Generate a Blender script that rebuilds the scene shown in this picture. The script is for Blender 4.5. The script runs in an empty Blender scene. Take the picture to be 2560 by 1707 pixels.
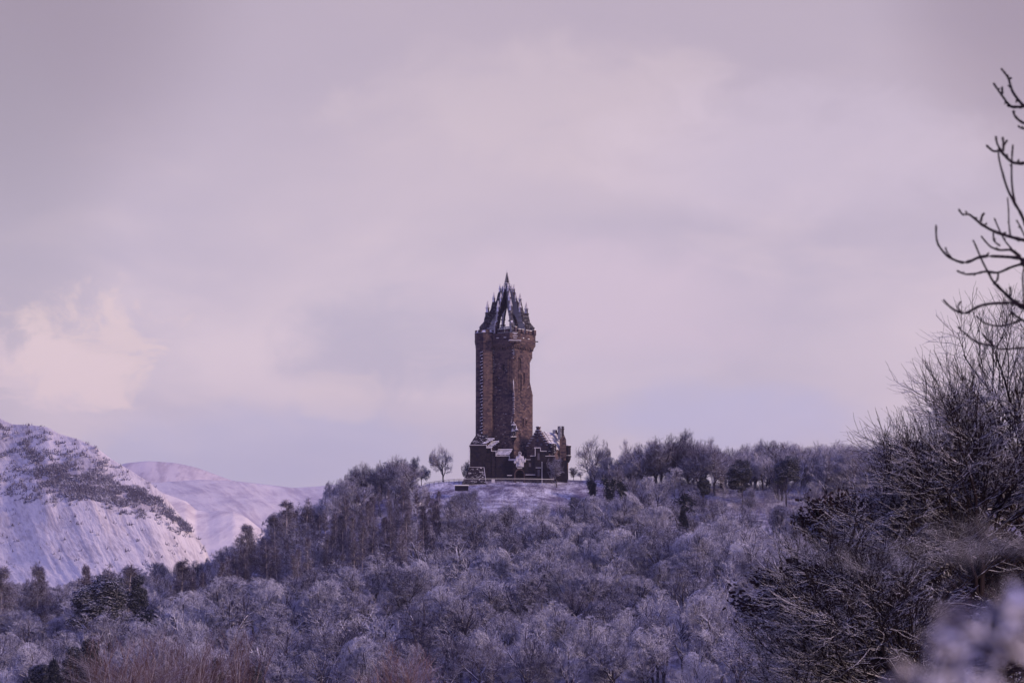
import bpy, math, random
import numpy as np
R = math.radians
C = bpy.context.scene.collection
SC = bpy.context.scene

# ------------------------------------------------------------------ camera
FOC = 100.0
FPX = 2560 / 36.0 * FOC
PITCH = math.atan((1673 - 853.5) / FPX)
cam = bpy.data.cameras.new('camera'); co = bpy.data.objects.new('camera', cam); C.objects.link(co)
co.location = (0, 0, 0); co.rotation_euler = (math.pi / 2 + PITCH, 0, 0)
cam.lens = FOC; cam.sensor_width = 36; cam.clip_start = 0.2; cam.clip_end = 40000
cam.dof.use_dof = True; cam.dof.focus_distance = 800; cam.dof.aperture_fstop = 5.6
SC.camera = co

# ------------------------------------------------------------------ light
SUN_AZ = 60.0      # degrees to the right of the view direction, seen from the camera
SUN_EL = 15.0
SUN_DIR = np.array([math.sin(R(SUN_AZ)) * math.cos(R(SUN_EL)), -math.cos(R(SUN_AZ)) * math.cos(R(SUN_EL)) , math.sin(R(SUN_EL))])
sun = bpy.data.lights.new('sun', 'SUN'); so = bpy.data.objects.new('sun', sun); C.objects.link(so)
sun.energy = 3.1; sun.angle = R(10); sun.color = (1.0, 0.73, 0.60)
import mathutils
so.rotation_euler = mathutils.Vector(SUN_DIR).to_track_quat('Z', 'Y').to_euler()
SC.view_settings.view_transform = 'Standard'; SC.view_settings.look = 'None'
SC.view_settings.gamma = 1.0; SC.view_settings.exposure = 0.0; SC.view_settings.use_curve_mapping = False
SC.cycles.max_bounces = 5; SC.cycles.diffuse_bounces = 3; SC.cycles.volume_bounces = 0
SC.cycles.transparent_max_bounces = 4; SC.cycles.use_denoising = True


def at(px, py, Y):
    """pixel of the photograph (2560 wide) -> world point at depth Y"""
    a = (px - 1280) / FPX; b = (853.5 - py) / FPX
    d = np.array([a, math.cos(PITCH) - b * math.sin(PITCH), math.sin(PITCH) + b * math.cos(PITCH)])
    return d * (Y / d[1])


# ------------------------------------------------------------------ node helpers
class NT:
    def __init__(s, tree):
        s.t = tree; s.n = tree.nodes; s.l = tree.links

    def node(s, typ, ins=None, **kw):
        n = s.n.new(typ)
        for k, v in kw.items(): setattr(n, k, v)
        for k, v in (ins or {}).items(): s.put(n.inputs[k], v)
        return n

    def put(s, inp, v):
        if isinstance(v, bpy.types.NodeSocket): s.l.new(v, inp)
        elif isinstance(v, bpy.types.Node): s.l.new(v.outputs[0], inp)
        else:
            if inp.type == 'RGBA' and len(v) == 3: v = (*v, 1)
            inp.default_value = v

    def m(s, op, a, b=0.0, c=0.0, clamp=False):
        n = s.n.new('ShaderNodeMath'); n.operation = op; n.use_clamp = clamp
        s.put(n.inputs[0], a); s.put(n.inputs[1], b); s.put(n.inputs[2], c)
        return n.outputs[0]

    def step(s, v, lo, hi):
        n = s.n.new('ShaderNodeMapRange'); n.interpolation_type = 'SMOOTHSTEP'
        s.put(n.inputs[0], v); s.put(n.inputs[1], lo); s.put(n.inputs[2], hi)
        return n.outputs[0]

    def mix(s, f, a, b, blend='MIX'):
        n = s.n.new('ShaderNodeMix'); n.data_type = 'RGBA'; n.blend_type = blend
        s.put(n.inputs[0], f); s.put(n.inputs[6], a); s.put(n.inputs[7], b)
        return n.outputs[2]

    def noise(s, vec, scale, detail=3.0, rough=0.5, dist=0.0):
        n = s.n.new('ShaderNodeTexNoise')
        if vec is not None: s.put(n.inputs['Vector'], vec)
        n.inputs['Scale'].default_value = scale; n.inputs['Detail'].default_value = detail
        n.inputs['Roughness'].default_value = rough; n.inputs['Distortion'].default_value = dist
        return n.outputs[0]

    def mapping(s, vec, scale=(1, 1, 1), rot=(0, 0, 0), loc=(0, 0, 0)):
        n = s.n.new('ShaderNodeMapping'); s.put(n.inputs['Vector'], vec)
        n.inputs['Scale'].default_value = scale; n.inputs['Rotation'].default_value = rot
        n.inputs['Location'].default_value = loc
        return n.outputs[0]


# ------------------------------------------------------------------ sky
def build_world():
    w = bpy.data.worlds.new('World'); SC.world = w; w.use_nodes = True
    T = NT(w.node_tree); T.n.clear()
    out = T.node('ShaderNodeOutputWorld'); bg = T.node('ShaderNodeBackground')
    T.l.new(bg.outputs[0], out.inputs[0])
    sky = T.node('ShaderNodeTexSky', sky_type='NISHITA'); sky.sun_disc = False
    sky.sun_elevation = R(SUN_EL); sky.sun_rotation = R(180 - SUN_AZ); sky.air_density = 1.2; sky.dust_density = 2.0
    tc = T.node('ShaderNodeTexCoord'); d = tc.outputs['Generated']
    sp = T.node('ShaderNodeSeparateXYZ', {0: d})
    x, y, z = sp.outputs
    ys = T.m('MAXIMUM', y, 0.05)
    az = T.m('DIVIDE', x, ys); el = T.m('DIVIDE', z, ys)
    nish = T.mix(1.0, sky.outputs[0], (0.085, 0.085, 0.085), 'MULTIPLY')
    # cloud deck : lavender, warmer patches, greyer with height
    v = T.mapping(d, scale=(1.0, 1.0, 2.2))
    n1 = T.noise(v, 7.0, 4, 0.45, 0.25)
    n2 = T.noise(T.mapping(d, scale=(1.0, 1.0, 2.6), rot=(0, R(-9), 0), loc=(3.1, 0, 1.7)), 11.0, 6, 0.5, 0.4)
    n3 = T.noise(T.mapping(d, scale=(1, 1, 1.6), loc=(7.1, 2, 0.3)), 34.0, 6, 0.58, 0.5)
    base = T.mix(T.step(n1, 0.36, 0.66), (0.530, 0.455, 0.550), (0.650, 0.540, 0.605))
    base = T.mix(T.m('MULTIPLY', T.step(n2, 0.48, 0.70), 0.45), base, (0.755, 0.610, 0.650))
    base = T.mix(T.m('MULTIPLY', T.step(n3, 0.45, 0.8), 0.10), base, (0.72, 0.60, 0.66))

    def blob(px, py, rx, ry, nz=0.0, pw=1.0):
        p = at(px, py, 1.0)
        a = T.m('DIVIDE', T.m('SUBTRACT', az, float(p[0])), rx * 1.41e-4)
        b = T.m('DIVIDE', T.m('SUBTRACT', el, float(p[2])), ry * 1.41e-4)
        r2 = T.m('ADD', T.m('MULTIPLY', a, a), T.m('MULTIPLY', b, b))
        if nz: r2 = T.m('ADD', r2, T.m('MULTIPLY', T.m('SUBTRACT', n3, 0.5), nz * 1.3))
        f = T.m('SUBTRACT', 1.0, T.step(r2, 0.0, 1.0))
        return T.m('MULTIPLY', T.m('MULTIPLY', f, pw), T.m('GREATER_THAN', y, 0.1))

    def wide(px, py, rx, ry, col, pw, nz=0.0):
        nonlocal base
        base = T.mix(blob(px, py, rx, ry, nz, pw), base, col)
    # higher sky is greyer
    base = T.mix(T.m('MULTIPLY', T.step(el, 0.11, 0.26), 0.85), base, (0.430, 0.355, 0.430))
    wide(-80, -60, 800, 760, (0.230, 0.180, 0.225), 0.55)
    wide(2680, -60, 560, 620, (0.27, 0.21, 0.265), 0.62)
    wide(-60, 560, 400, 640, (0.36, 0.32, 0.38), 0.40)
    wide(1330, 270, 620, 230, (0.72, 0.585, 0.60), 0.30, 1.4)
    wide(1480, 790, 560, 260, (0.72, 0.565, 0.65), 0.50, 0.8)
    wide(2000, 380, 620, 220, (0.65, 0.545, 0.64), 0.45, 1.2)
    wide(1000, 860, 400, 170, (0.465, 0.415, 0.520), 0.75, 1.4)
    wide(1500, 1000, 600, 180, (0.540, 0.485, 0.590), 0.40, 1.4)
    wide(650, 1140, 620, 160, (0.480, 0.455, 0.630), 0.62, 1.0)
    wide(1850, 1040, 420, 120, (0.500, 0.470, 0.680), 0.55, 0.9)
    # sunlit cumulus on the left
    cb = blob(250, 870, 270, 190, 4.6)
    base = T.mix(T.m('MULTIPLY', T.step(cb, 0.0, 1.3), 0.66), base, (0.82, 0.63, 0.60))
    cb = blob(60, 950, 330, 150, 4.5)
    base = T.mix(T.m('MULTIPLY', T.step(cb, 0.0, 1.3), 0.55), base, (0.78, 0.61, 0.64))
    wide(850, 985, 120, 60, (0.72, 0.58, 0.60), 0.40, 4.5)
    # unseen overhead sky, made bluer to cool the shadows and light the snow
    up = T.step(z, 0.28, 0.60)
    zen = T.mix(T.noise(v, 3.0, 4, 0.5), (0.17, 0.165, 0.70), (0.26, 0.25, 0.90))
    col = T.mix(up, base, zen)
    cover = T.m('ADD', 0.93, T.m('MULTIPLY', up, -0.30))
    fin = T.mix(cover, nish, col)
    fin = T.mix(T.step(z, 0.0, -0.08), fin, (0.22, 0.21, 0.34))
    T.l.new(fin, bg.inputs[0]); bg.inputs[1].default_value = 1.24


build_world()


# ------------------------------------------------------------------ materials
MAT = {}


def new_mat(name):
    m = bpy.data.materials.new(name); m.use_nodes = True
    T = NT(m.node_tree); T.n.clear()
    out = T.node('ShaderNodeOutputMaterial'); b = T.node('ShaderNodeBsdfPrincipled')
    T.l.new(b.outputs[0], out.inputs[0]); MAT[name] = m
    b.inputs['Roughness'].default_value = 0.85
    b.inputs['Specular IOR Level'].default_value = 0.15
    return m, T, b


SNOW = (0.76, 0.76, 0.90)


def bark_mat(name, dark, mid, snow_lo, snow_hi, patch=0.35, snow=SNOW, pos_scale=0.028, rough_noise=3.0):
    """bark with rime and snow lying on the upper sides; the frost is patchy through the wood"""
    m, T, b = new_mat(name)
    g = T.node('ShaderNodeNewGeometry')
    nz = T.node('ShaderNodeSeparateXYZ', {0: g.outputs['Normal']}).outputs[2]
    oi = T.node('ShaderNodeObjectInfo')
    big = T.noise(g.outputs['Position'], pos_scale, 3, 0.5)
    fine = T.noise(g.outputs['Position'], rough_noise, 2, 0.6)
    k = T.m('ADD', T.m('MULTIPLY', T.m('SUBTRACT', big, 0.5), patch * 3.0),
            T.m('MULTIPLY', T.m('SUBTRACT', oi.outputs['Random'], 0.5), patch * 1.6))
    v = T.m('ADD', nz, T.m('ADD', k, T.m('MULTIPLY', T.m('SUBTRACT', fine, 0.5), 0.9)))
    f = T.step(v, snow_lo, snow_hi)
    bark = T.mix(oi.outputs['Random'], dark, mid)
    col = T.mix(f, bark, snow)
    T.put(b.inputs['Base Color'], col)
    return m


bark_mat('frosted_twig', (0.034, 0.030, 0.070), (0.075, 0.062, 0.110), 0.0, 0.70, 0.46)
bark_mat('frosted_trunk', (0.022, 0.018, 0.030), (0.05, 0.04, 0.055), 0.05, 0.45, 0.25)
bark_mat('larch_twig', (0.030, 0.022, 0.055), (0.060, 0.032, 0.060), 0.35, 1.25, 0.25)
bark_mat('larch_trunk', (0.30, 0.26, 0.30), (0.42, 0.38, 0.42), 0.3, 0.9, 0.2)
bark_mat('plain_twig', (0.030, 0.025, 0.055), (0.085, 0.062, 0.095), 0.05, 0.80, 0.40)
bark_mat('needle', (0.006, 0.010, 0.018), (0.010, 0.015, 0.022), 0.72, 1.05, 0.06)
bark_mat('ivy_leaf', (0.008, 0.014, 0.020), (0.014, 0.022, 0.028), 0.8, 1.3, 0.1)
bark_mat('willow_twig', (0.070, 0.038, 0.042), (0.125, 0.060, 0.050), 0.20, 1.1, 0.25)
bark_mat('brown_twig', (0.13, 0.075, 0.080), (0.17, 0.10, 0.10), 0.35, 1.0, 0.2)
bark_mat('near_twig', (0.008, 0.005, 0.008), (0.018, 0.010, 0.013), 0.50, 0.66, 0.10, snow=(0.86, 0.84, 0.90), rough_noise=9.0)
bark_mat('near_leaf', (0.014, 0.010, 0.016), (0.030, 0.018, 0.024), 0.86, 1.15, 0.05)
bark_mat('bud_twig', (0.020, 0.013, 0.020), (0.020, 0.013, 0.020), 1.6, 2.2, 0.0)
bark_mat('snow_laden', (0.030, 0.018, 0.035), (0.030, 0.018, 0.035), 0.0, 0.45, 0.0, snow=(0.80, 0.78, 0.92), rough_noise=30.0)
bark_mat('undergrowth', (0.07, 0.06, 0.11), (0.10, 0.085, 0.14), -0.2, 0.9, 0.5)
bark_mat('crag_scrub', (0.045, 0.038, 0.070), (0.06, 0.05, 0.08), 0.10, 1.0, 0.3, pos_scale=0.03, rough_noise=0.4)


def ground_mat():
    m, T, b = new_mat('snowy_ground')
    g = T.node('ShaderNodeNewGeometry'); P = g.outputs['Position']
    n = T.noise(P, 0.22, 6, 0.65); n2 = T.noise(P, 1.6, 5, 0.7); n3 = T.noise(P, 0.05, 2)
    v = T.m('ADD', T.m('MULTIPLY', n, 0.5), T.m('ADD', T.m('MULTIPLY', n2, 0.4), T.m('MULTIPLY', n3, 0.25)))
    f = T.step(v, 0.46, 0.66)
    col = T.mix(f, (0.78, 0.78, 0.88), (0.15, 0.125, 0.20))
    T.put(b.inputs['Base Color'], col)
    bump = T.node('ShaderNodeBump', {'Height': n2}); bump.inputs['Strength'].default_value = 0.6
    bump.inputs['Distance'].default_value = 0.5
    T.l.new(bump.outputs[0], b.inputs['Normal'])


ground_mat()


def mountain_mat(name, rock, amount, gully, tint):
    m, T, b = new_mat(name)
    g = T.node('ShaderNodeNewGeometry'); P = g.outputs['Position']
    at_ = T.node('ShaderNodeAttribute', attribute_name='scrub')
    uv = T.node('ShaderNodeAttribute', attribute_name='slope_uv').outputs['Vector']
    s = T.noise(T.mapping(uv, scale=(1.0, 0.10, 1)), gully, 5, 0.62)
    s2 = T.noise(T.mapping(uv, scale=(1.0, 0.28, 1)), gully * 4.1, 5, 0.68)
    n = T.noise(P, 0.07, 6, 0.75); n2 = T.noise(P, 0.012, 4, 0.6)
    v = T.m('ADD', T.m('MULTIPLY', s, 0.5), T.m('ADD', T.m('MULTIPLY', s2, 0.6), T.m('MULTIPLY', n2, 0.25)))
    v = T.m('ADD', v, T.m('MULTIPLY', at_.outputs['Fac'], 0.10))
    f = T.m('MULTIPLY', T.step(v, 0.62, 0.80), amount)
    f2 = T.m('MULTIPLY', T.step(T.m('ADD', T.m('MULTIPLY', n, 1.0), T.m('MULTIPLY', at_.outputs['Fac'], 0.42)), 0.62, 0.92), 0.55)
    f = T.m('MAXIMUM', f, f2)
    snow = T.mix(T.step(n2, 0.3, 0.7), tint, tuple(c * 0.93 for c in tint))
    T.put(b.inputs['Base Color'], T.mix(f, snow, rock))
    bump = T.node('ShaderNodeBump', {'Height': v}); bump.inputs['Strength'].default_value = 0.5
    bump.inputs['Distance'].default_value = 6.0
    T.l.new(bump.outputs[0], b.inputs['Normal'])


mountain_mat('crag_snow', (0.30, 0.25, 0.27), 0.55, 0.050, (0.84, 0.79, 0.76))
mountain_mat('far_snow', (0.46, 0.39, 0.43), 0.65, 0.012, (0.90, 0.84, 0.78))
mountain_mat('grey_snow', (0.42, 0.36, 0.40), 0.8, 0.010, (0.78, 0.72, 0.72))


def stone_mat(name, c0, c1, c2, snow_lo=0.35, snow_hi=0.6, fleck=0.70, frost=0.0, fr=(0.25, 0.85)):
    m, T, b = new_mat(name)
    g = T.node('ShaderNodeNewGeometry'); P = g.outputs['Position']
    sp = T.node('ShaderNodeSeparateXYZ', {0: P}); nn = T.node('ShaderNodeSeparateXYZ', {0: g.outputs['Normal']})
    # course coordinates that run round the walls
    hx = T.m('ADD', T.m('MULTIPLY', sp.outputs[0], 0.83), T.m('MULTIPLY', sp.outputs[1], -0.55))
    hy = T.m('ADD', T.m('MULTIPLY', sp.outputs[0], 0.55), T.m('MULTIPLY', sp.outputs[1], 0.83))
    u = T.m('ADD', hx, hy)
    vec = T.node('ShaderNodeCombineXYZ', {0: u, 1: sp.outputs[2], 2: 0.0}).outputs[0]
    br = T.node('ShaderNodeTexBrick', {'Vector': vec}); br.inputs['Scale'].default_value = 1.0
    br.inputs['Brick Width'].default_value = 1.15; br.inputs['Row Height'].default_value = 0.55
    br.inputs['Mortar Size'].default_value = 0.035; br.inputs['Color1'].default_value = (0, 0, 0, 1)
    br.inputs['Color2'].default_value = (1, 1, 1, 1); br.inputs['Mortar'].default_value = (0.25, 0.25, 0.25, 1)
    br.inputs['Bias'].default_value = 0.0
    big = T.noise(T.mapping(P, scale=(1, 1, 0.45)), 0.22, 4, 0.6)
    fine = T.noise(P, 1.7, 4, 0.7)
    col = T.mix(T.step(big, 0.36, 0.66), c0, c1)
    col = T.mix(T.m('MULTIPLY', br.outputs[0], 0.70), col, c2)
    col = T.mix(T.m('MULTIPLY', T.step(fine, 0.5, 0.72), 0.65), col, (c0[0] * .4, c0[1] * .4, c0[2] * .5))
    holes = T.noise(T.mapping(vec, scale=(1, 1.5, 1)), 1.1, 1, 0.5)
    col = T.mix(T.m('MULTIPLY', T.step(holes, 0.70, 0.74), 0.8), col, (0.02, 0.015, 0.025))
    fl = T.noise(T.mapping(vec, scale=(0.7, 3.4, 1), loc=(4, 2, 1)), 1.5, 3, 0.6)
    sn = T.m('MAXIMUM', T.step(T.m('ADD', nn.outputs[2], T.m('MULTIPLY', T.m('SUBTRACT', fine, 0.5), 0.5)), snow_lo, snow_hi),
             T.m('MULTIPLY', T.step(fl, fleck, fleck + 0.03), 0.85))
    if frost:
        side = T.m('ADD', T.m('MULTIPLY', nn.outputs[0], -0.75), T.m('MULTIPLY', nn.outputs[1], -0.55))
        ff = T.m('MULTIPLY', T.step(T.m('ADD', side, T.m('MULTIPLY', T.m('SUBTRACT', fine, 0.5), 1.0)), fr[0], fr[1]), frost)
        sn = T.m('MAXIMUM', sn, ff)
    T.put(b.inputs['Base Color'], T.mix(sn, col, (0.82, 0.82, 0.90)))
    bump = T.node('ShaderNodeBump', {'Height': T.m('ADD', br.outputs[0], fine)}); bump.inputs['Strength'].default_value = 0.5
    bump.inputs['Distance'].default_value = 0.06
    T.l.new(bump.outputs[0], b.inputs['Normal'])


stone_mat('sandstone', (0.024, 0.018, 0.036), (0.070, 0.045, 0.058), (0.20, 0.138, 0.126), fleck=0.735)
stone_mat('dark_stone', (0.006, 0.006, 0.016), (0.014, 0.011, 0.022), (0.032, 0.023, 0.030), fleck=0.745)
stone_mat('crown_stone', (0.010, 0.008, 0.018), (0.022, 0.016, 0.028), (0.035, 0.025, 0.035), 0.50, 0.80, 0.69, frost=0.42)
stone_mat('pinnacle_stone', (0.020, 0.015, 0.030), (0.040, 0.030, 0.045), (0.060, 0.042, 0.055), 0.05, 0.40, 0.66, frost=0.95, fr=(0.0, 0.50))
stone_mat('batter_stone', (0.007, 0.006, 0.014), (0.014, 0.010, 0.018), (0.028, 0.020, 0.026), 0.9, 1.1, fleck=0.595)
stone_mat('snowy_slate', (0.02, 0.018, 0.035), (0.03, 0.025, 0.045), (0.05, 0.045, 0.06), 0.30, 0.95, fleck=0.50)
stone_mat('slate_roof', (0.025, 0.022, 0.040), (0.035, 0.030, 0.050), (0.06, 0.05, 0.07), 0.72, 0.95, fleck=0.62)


def flat_mat(name, col, rough=0.8, metal=0.0):
    m, T, b = new_mat(name)
    g = T.node('ShaderNodeNewGeometry')
    n = T.noise(g.outputs['Position'], 6.0, 3, 0.6)
    T.put(b.inputs['Base Color'], T.mix(n, tuple(c * 0.75 for c in col), tuple(min(1, c * 1.25) for c in col)))
    b.inputs['Roughness'].default_value = rough; b.inputs['Metallic'].default_value = metal


flat_mat('dark_opening', (0.010, 0.008, 0.020))
flat_mat('window_glass', (0.09, 0.085, 0.13), 0.25)
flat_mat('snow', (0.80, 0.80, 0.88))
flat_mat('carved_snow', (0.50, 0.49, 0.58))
flat_mat('painted_pole', (0.55, 0.54, 0.60))
flat_mat('door_wood', (0.02, 0.012, 0.02))
bark_mat('statue_bronze', (0.03, 0.028, 0.045), (0.03, 0.028, 0.045), -0.05, 0.45, 0.0, rough_noise=2.5)
bark_mat('fence_metal', (0.10, 0.09, 0.12), (0.10, 0.09, 0.12), 0.2, 0.5, 0.0)


# ------------------------------------------------------------------ object helpers
ORG = {}


def tag(o, label=None, cat=None, group=None, kind=None):
    if label: o['label'] = label
    if cat: o['category'] = cat
    if group: o['group'] = group
    if kind: o['kind'] = kind
    return o


def empty(name, loc, label=None, cat=None, group=None, parent=None):
    o = bpy.data.objects.new(name, None); C.objects.link(o)
    loc = np.array(loc, float)
    o.location = loc if parent is None else loc - ORG[parent.name]
    if parent is not None: o.parent = parent
    ORG[o.name] = loc
    return tag(o, label, cat, group)


def mesh_from(name, V, F, mat, parent=None, org=None, smooth=False):
    V = np.asarray(V, float)
    o0 = ORG[parent.name] if parent is not None else (np.array(org, float) if org is not None else np.zeros(3))
    me = bpy.data.meshes.new(name); me.from_pydata((V - o0).tolist(), [], F); me.update()
    me.materials.append(MAT[mat])
    if smooth: me.polygons.foreach_set('use_smooth', [True] * len(me.polygons))
    o = bpy.data.objects.new(name, me); C.objects.link(o)
    if parent is not None: o.parent = parent
    else: o.location = o0
    ORG[o.name] = o0
    return o


class MB:
    def __init__(s): s.v = []; s.f = []; s.cut = []

    def add(s, V, F):
        n = len(s.v); k = len(s.f); s.v += [tuple(map(float, p)) for p in V]; s.f += [tuple(i + n for i in f) for f in F]; s.cut.append((n, len(s.v), k, len(s.f)))

    def box(s, x0, x1, y0, y1, z0, z1):
        s.add([(x0, y0, z0), (x1, y0, z0), (x1, y1, z0), (x0, y1, z0), (x0, y0, z1), (x1, y0, z1), (x1, y1, z1), (x0, y1, z1)],
              [(0, 3, 2, 1), (4, 5, 6, 7), (0, 1, 5, 4), (1, 2, 6, 5), (2, 3, 7, 6), (3, 0, 4, 7)])

    def obox(s, c, hx, hy, hz, u, w, t=(0, 0, 1)):
        """box with half sizes hx,hy,hz along axes u,w,t"""
        c = np.array(c, float); u = np.array(u, float); w = np.array(w, float); t = np.array(t, float)
        V = [c + a * hx * u + b * hy * w + d * hz * t for d in (-1, 1) for a, b in ((-1, -1), (1, -1), (1, 1), (-1, 1))]
        s.add(V, [(0, 3, 2, 1), (4, 5, 6, 7), (0, 1, 5, 4), (1, 2, 6, 5), (2, 3, 7, 6), (3, 0, 4, 7)])

    def loft(s, rings, cap=True):
        n = len(rings[0]); V = [p for r in rings for p in r]; F = []
        for k in range(len(rings) - 1):
            for i in range(n):
                j = (i + 1) % n
                F.append((k * n + i, k * n + j, (k + 1) * n + j, (k + 1) * n + i))
        if cap:
            F.append(tuple(range(n - 1, -1, -1))); F.append(tuple(range((len(rings) - 1) * n, len(rings) * n)))
        s.add(V, F)

    def prism(s, poly, o, u, w, th):
        """polygon of (along u, z) extruded th along w either side of the origin"""
        o = np.array(o, float); u = np.array(u, float); w = np.array(w, float)
        a = [o + p[0] * u + np.array([0, 0, p[1]]) - w * th / 2 for p in poly]
        b = [o + p[0] * u + np.array([0, 0, p[1]]) + w * th / 2 for p in poly]
        s.loft([a, b])

    def cone(s, c, r0, r1, z0, z1, n=8, ph=0.0):
        rr = []
        for r, z in ((r0, z0), (r1, z1)):
            rr.append([(c[0] + r * math.cos(ph + 2 * math.pi * i / n), c[1] + r * math.sin(ph + 2 * math.pi * i / n), z) for i in range(n)])
        s.loft(rr)

    def each(s, name, mat, parent=None):
        """every piece added becomes a part of its own"""
        out = []
        for v0, v1, f0, f1 in s.cut:
            out.append(mesh_from(name, s.v[v0:v1], [tuple(i - v0 for i in f) for f in s.f[f0:f1]], mat, parent))
        return out

    def build(s, name, mat, parent=None, org=None, smooth=False):
        return mesh_from(name, s.v, s.f, mat, parent, org, smooth)


# ------------------------------------------------------------------ numpy tree growing
def nrm(a): return a / np.maximum(np.linalg.norm(a, axis=-1, keepdims=True), 1e-9)


def grow(rng, start, d, length, r0, r1, k=3, up=0.0, wob=0.15):
    n = len(start); P = np.zeros((n, k + 1, 3)); P[:, 0] = start; d = nrm(d.copy())
    for i in range(k):
        d = d + rng.normal(0, wob, (n, 3)); d[:, 2] += up; d = nrm(d)
        P[:, i + 1] = P[:, i] + d * (length / k)[:, None]
    t = np.linspace(0, 1, k + 1)[None]
    return P, r0[:, None] * (1 - t) + r1[:, None] * t


def spawn(rng, P, Rr, c, length, ang, k=2, tmin=0.15, tmax=1.0, rf=0.5, rmin=0.01, up=0.0, wob=0.15, taper=0.5, lenvar=0.3, upd=0.0):
    """c children on each branch of (P,R)"""
    n, kk, _ = P.shape
    idx = np.repeat(np.arange(n), c); N = len(idx)
    t = tmin + (tmax - tmin) * ((np.tile(np.arange(c), n) + rng.uniform(0, 1, N)) / c)
    seg = np.minimum((t * (kk - 1)).astype(int), kk - 2); f = t * (kk - 1) - seg
    A = P[idx, seg]; B = P[idx, seg + 1]
    pos = A + (B - A) * f[:, None]; tan = nrm(B - A)
    q = rng.normal(0, 1, (N, 3)); q -= (q * tan).sum(1, keepdims=True) * tan; q = nrm(q)
    a = R(1) * rng.normal(ang[0], ang[1], N)
    d = tan * np.cos(a)[:, None] + q * np.sin(a)[:, None]; d[:, 2] += upd
    L = length * (1 - taper * t) * rng.uniform(1 - lenvar, 1 + lenvar, N)
    rr = Rr[idx, seg] * rf
    return grow(rng, pos, d, L, np.maximum(rr, rmin), np.maximum(rr * 0.45, rmin * 0.7), k, up, wob)


def tubes(sets, sides):
    """list of (P,R) -> verts, quads as arrays; each set has its own side count"""
    VV = []; FF = []; base = 0
    for (P, Rr), s in zip(sets, sides):
        n, k, _ = P.shape
        T = np.empty_like(P); T[:, 1:-1] = P[:, 2:] - P[:, :-2]; T[:, 0] = P[:, 1] - P[:, 0]; T[:, -1] = P[:, -1] - P[:, -2]
        T = nrm(T); ref = np.zeros((n, 1, 3)); ref[:, 0, 2] = 1
        flat = np.abs(T[:, :1, 2:3]) > 0.9
        ref = np.where(flat, np.array([1.0, 0, 0]), ref)
        U = nrm(np.cross(T, np.broadcast_to(ref, T.shape))); W = np.cross(T, U)
        th = np.arange(s) * 2 * math.pi / s + 0.3
        ring = P[:, :, None] + Rr[:, :, None, None] * (U[:, :, None] * np.cos(th)[None, None, :, None] + W[:, :, None] * np.sin(th)[None, None, :, None])
        VV.append(ring.reshape(-1, 3))
        i = np.arange(n)[:, None, None] * k * s; j = np.arange(k - 1)[None, :, None] * s; q = np.arange(s)[None, None, :]
        q2 = (q + 1) % s
        F = np.stack([i + j + q, i + j + q2, i + j + s + q2, i + j + s + q], -1).reshape(-1, 4) + base
        FF.append(F); base += n * k * s
    return np.concatenate(VV), np.concatenate(FF)


def fast_mesh(name, V, F, mat, parent=None, loc=None):
    me = bpy.data.meshes.new(name)
    me.vertices.add(len(V)); me.vertices.foreach_set('co', np.ascontiguousarray(V, np.float32).ravel())
    k = F.shape[1]
    me.loops.add(F.size); me.loops.foreach_set('vertex_index', F.astype(np.int32).ravel())
    me.polygons.add(len(F)); me.polygons.foreach_set('loop_start', np.arange(0, F.size, k, dtype=np.int32))
    try: me.polygons.foreach_set('loop_total', np.full(len(F), k, np.int32))
    except Exception: pass
    me.update(calc_edges=True); me.materials.append(MAT[mat])
    o = bpy.data.objects.new(name, me); C.objects.link(o)
    if parent is not None: o.parent = parent
    if loc is not None: o.location = loc
    return o


def squash(P, c, rad, k=0.8):
    q = (P - c) / rad; r = np.linalg.norm(q, axis=-1, keepdims=True)
    w = 1 - k
    r2 = np.where(r > k, k + w * (1 - np.exp(-(r - k) / w)), r)
    return c + q / np.maximum(r, 1e-6) * r2 * rad


def leaf_quads(rng, pos, size):
    n = len(pos); a = nrm(rng.normal(0, 1, (n, 3))); b = nrm(np.cross(a, rng.normal(0, 1, (n, 3))))
    s = size * rng.uniform(0.6, 1.3, (n, 1)); a = a * s; b = b * s * 0.6
    V = np.stack([pos - a - b, pos + a - b, pos + a + b, pos - a + b], 1).reshape(-1, 3)
    return V, np.arange(4 * n).reshape(n, 4)


def copy_tree(o, parent=None):
    c = o.copy(); C.objects.link(c); c.parent = parent
    for ch in list(o.children): copy_tree(ch, c)
    return c


Z3 = lambda *a: np.array([a], float)


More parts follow.
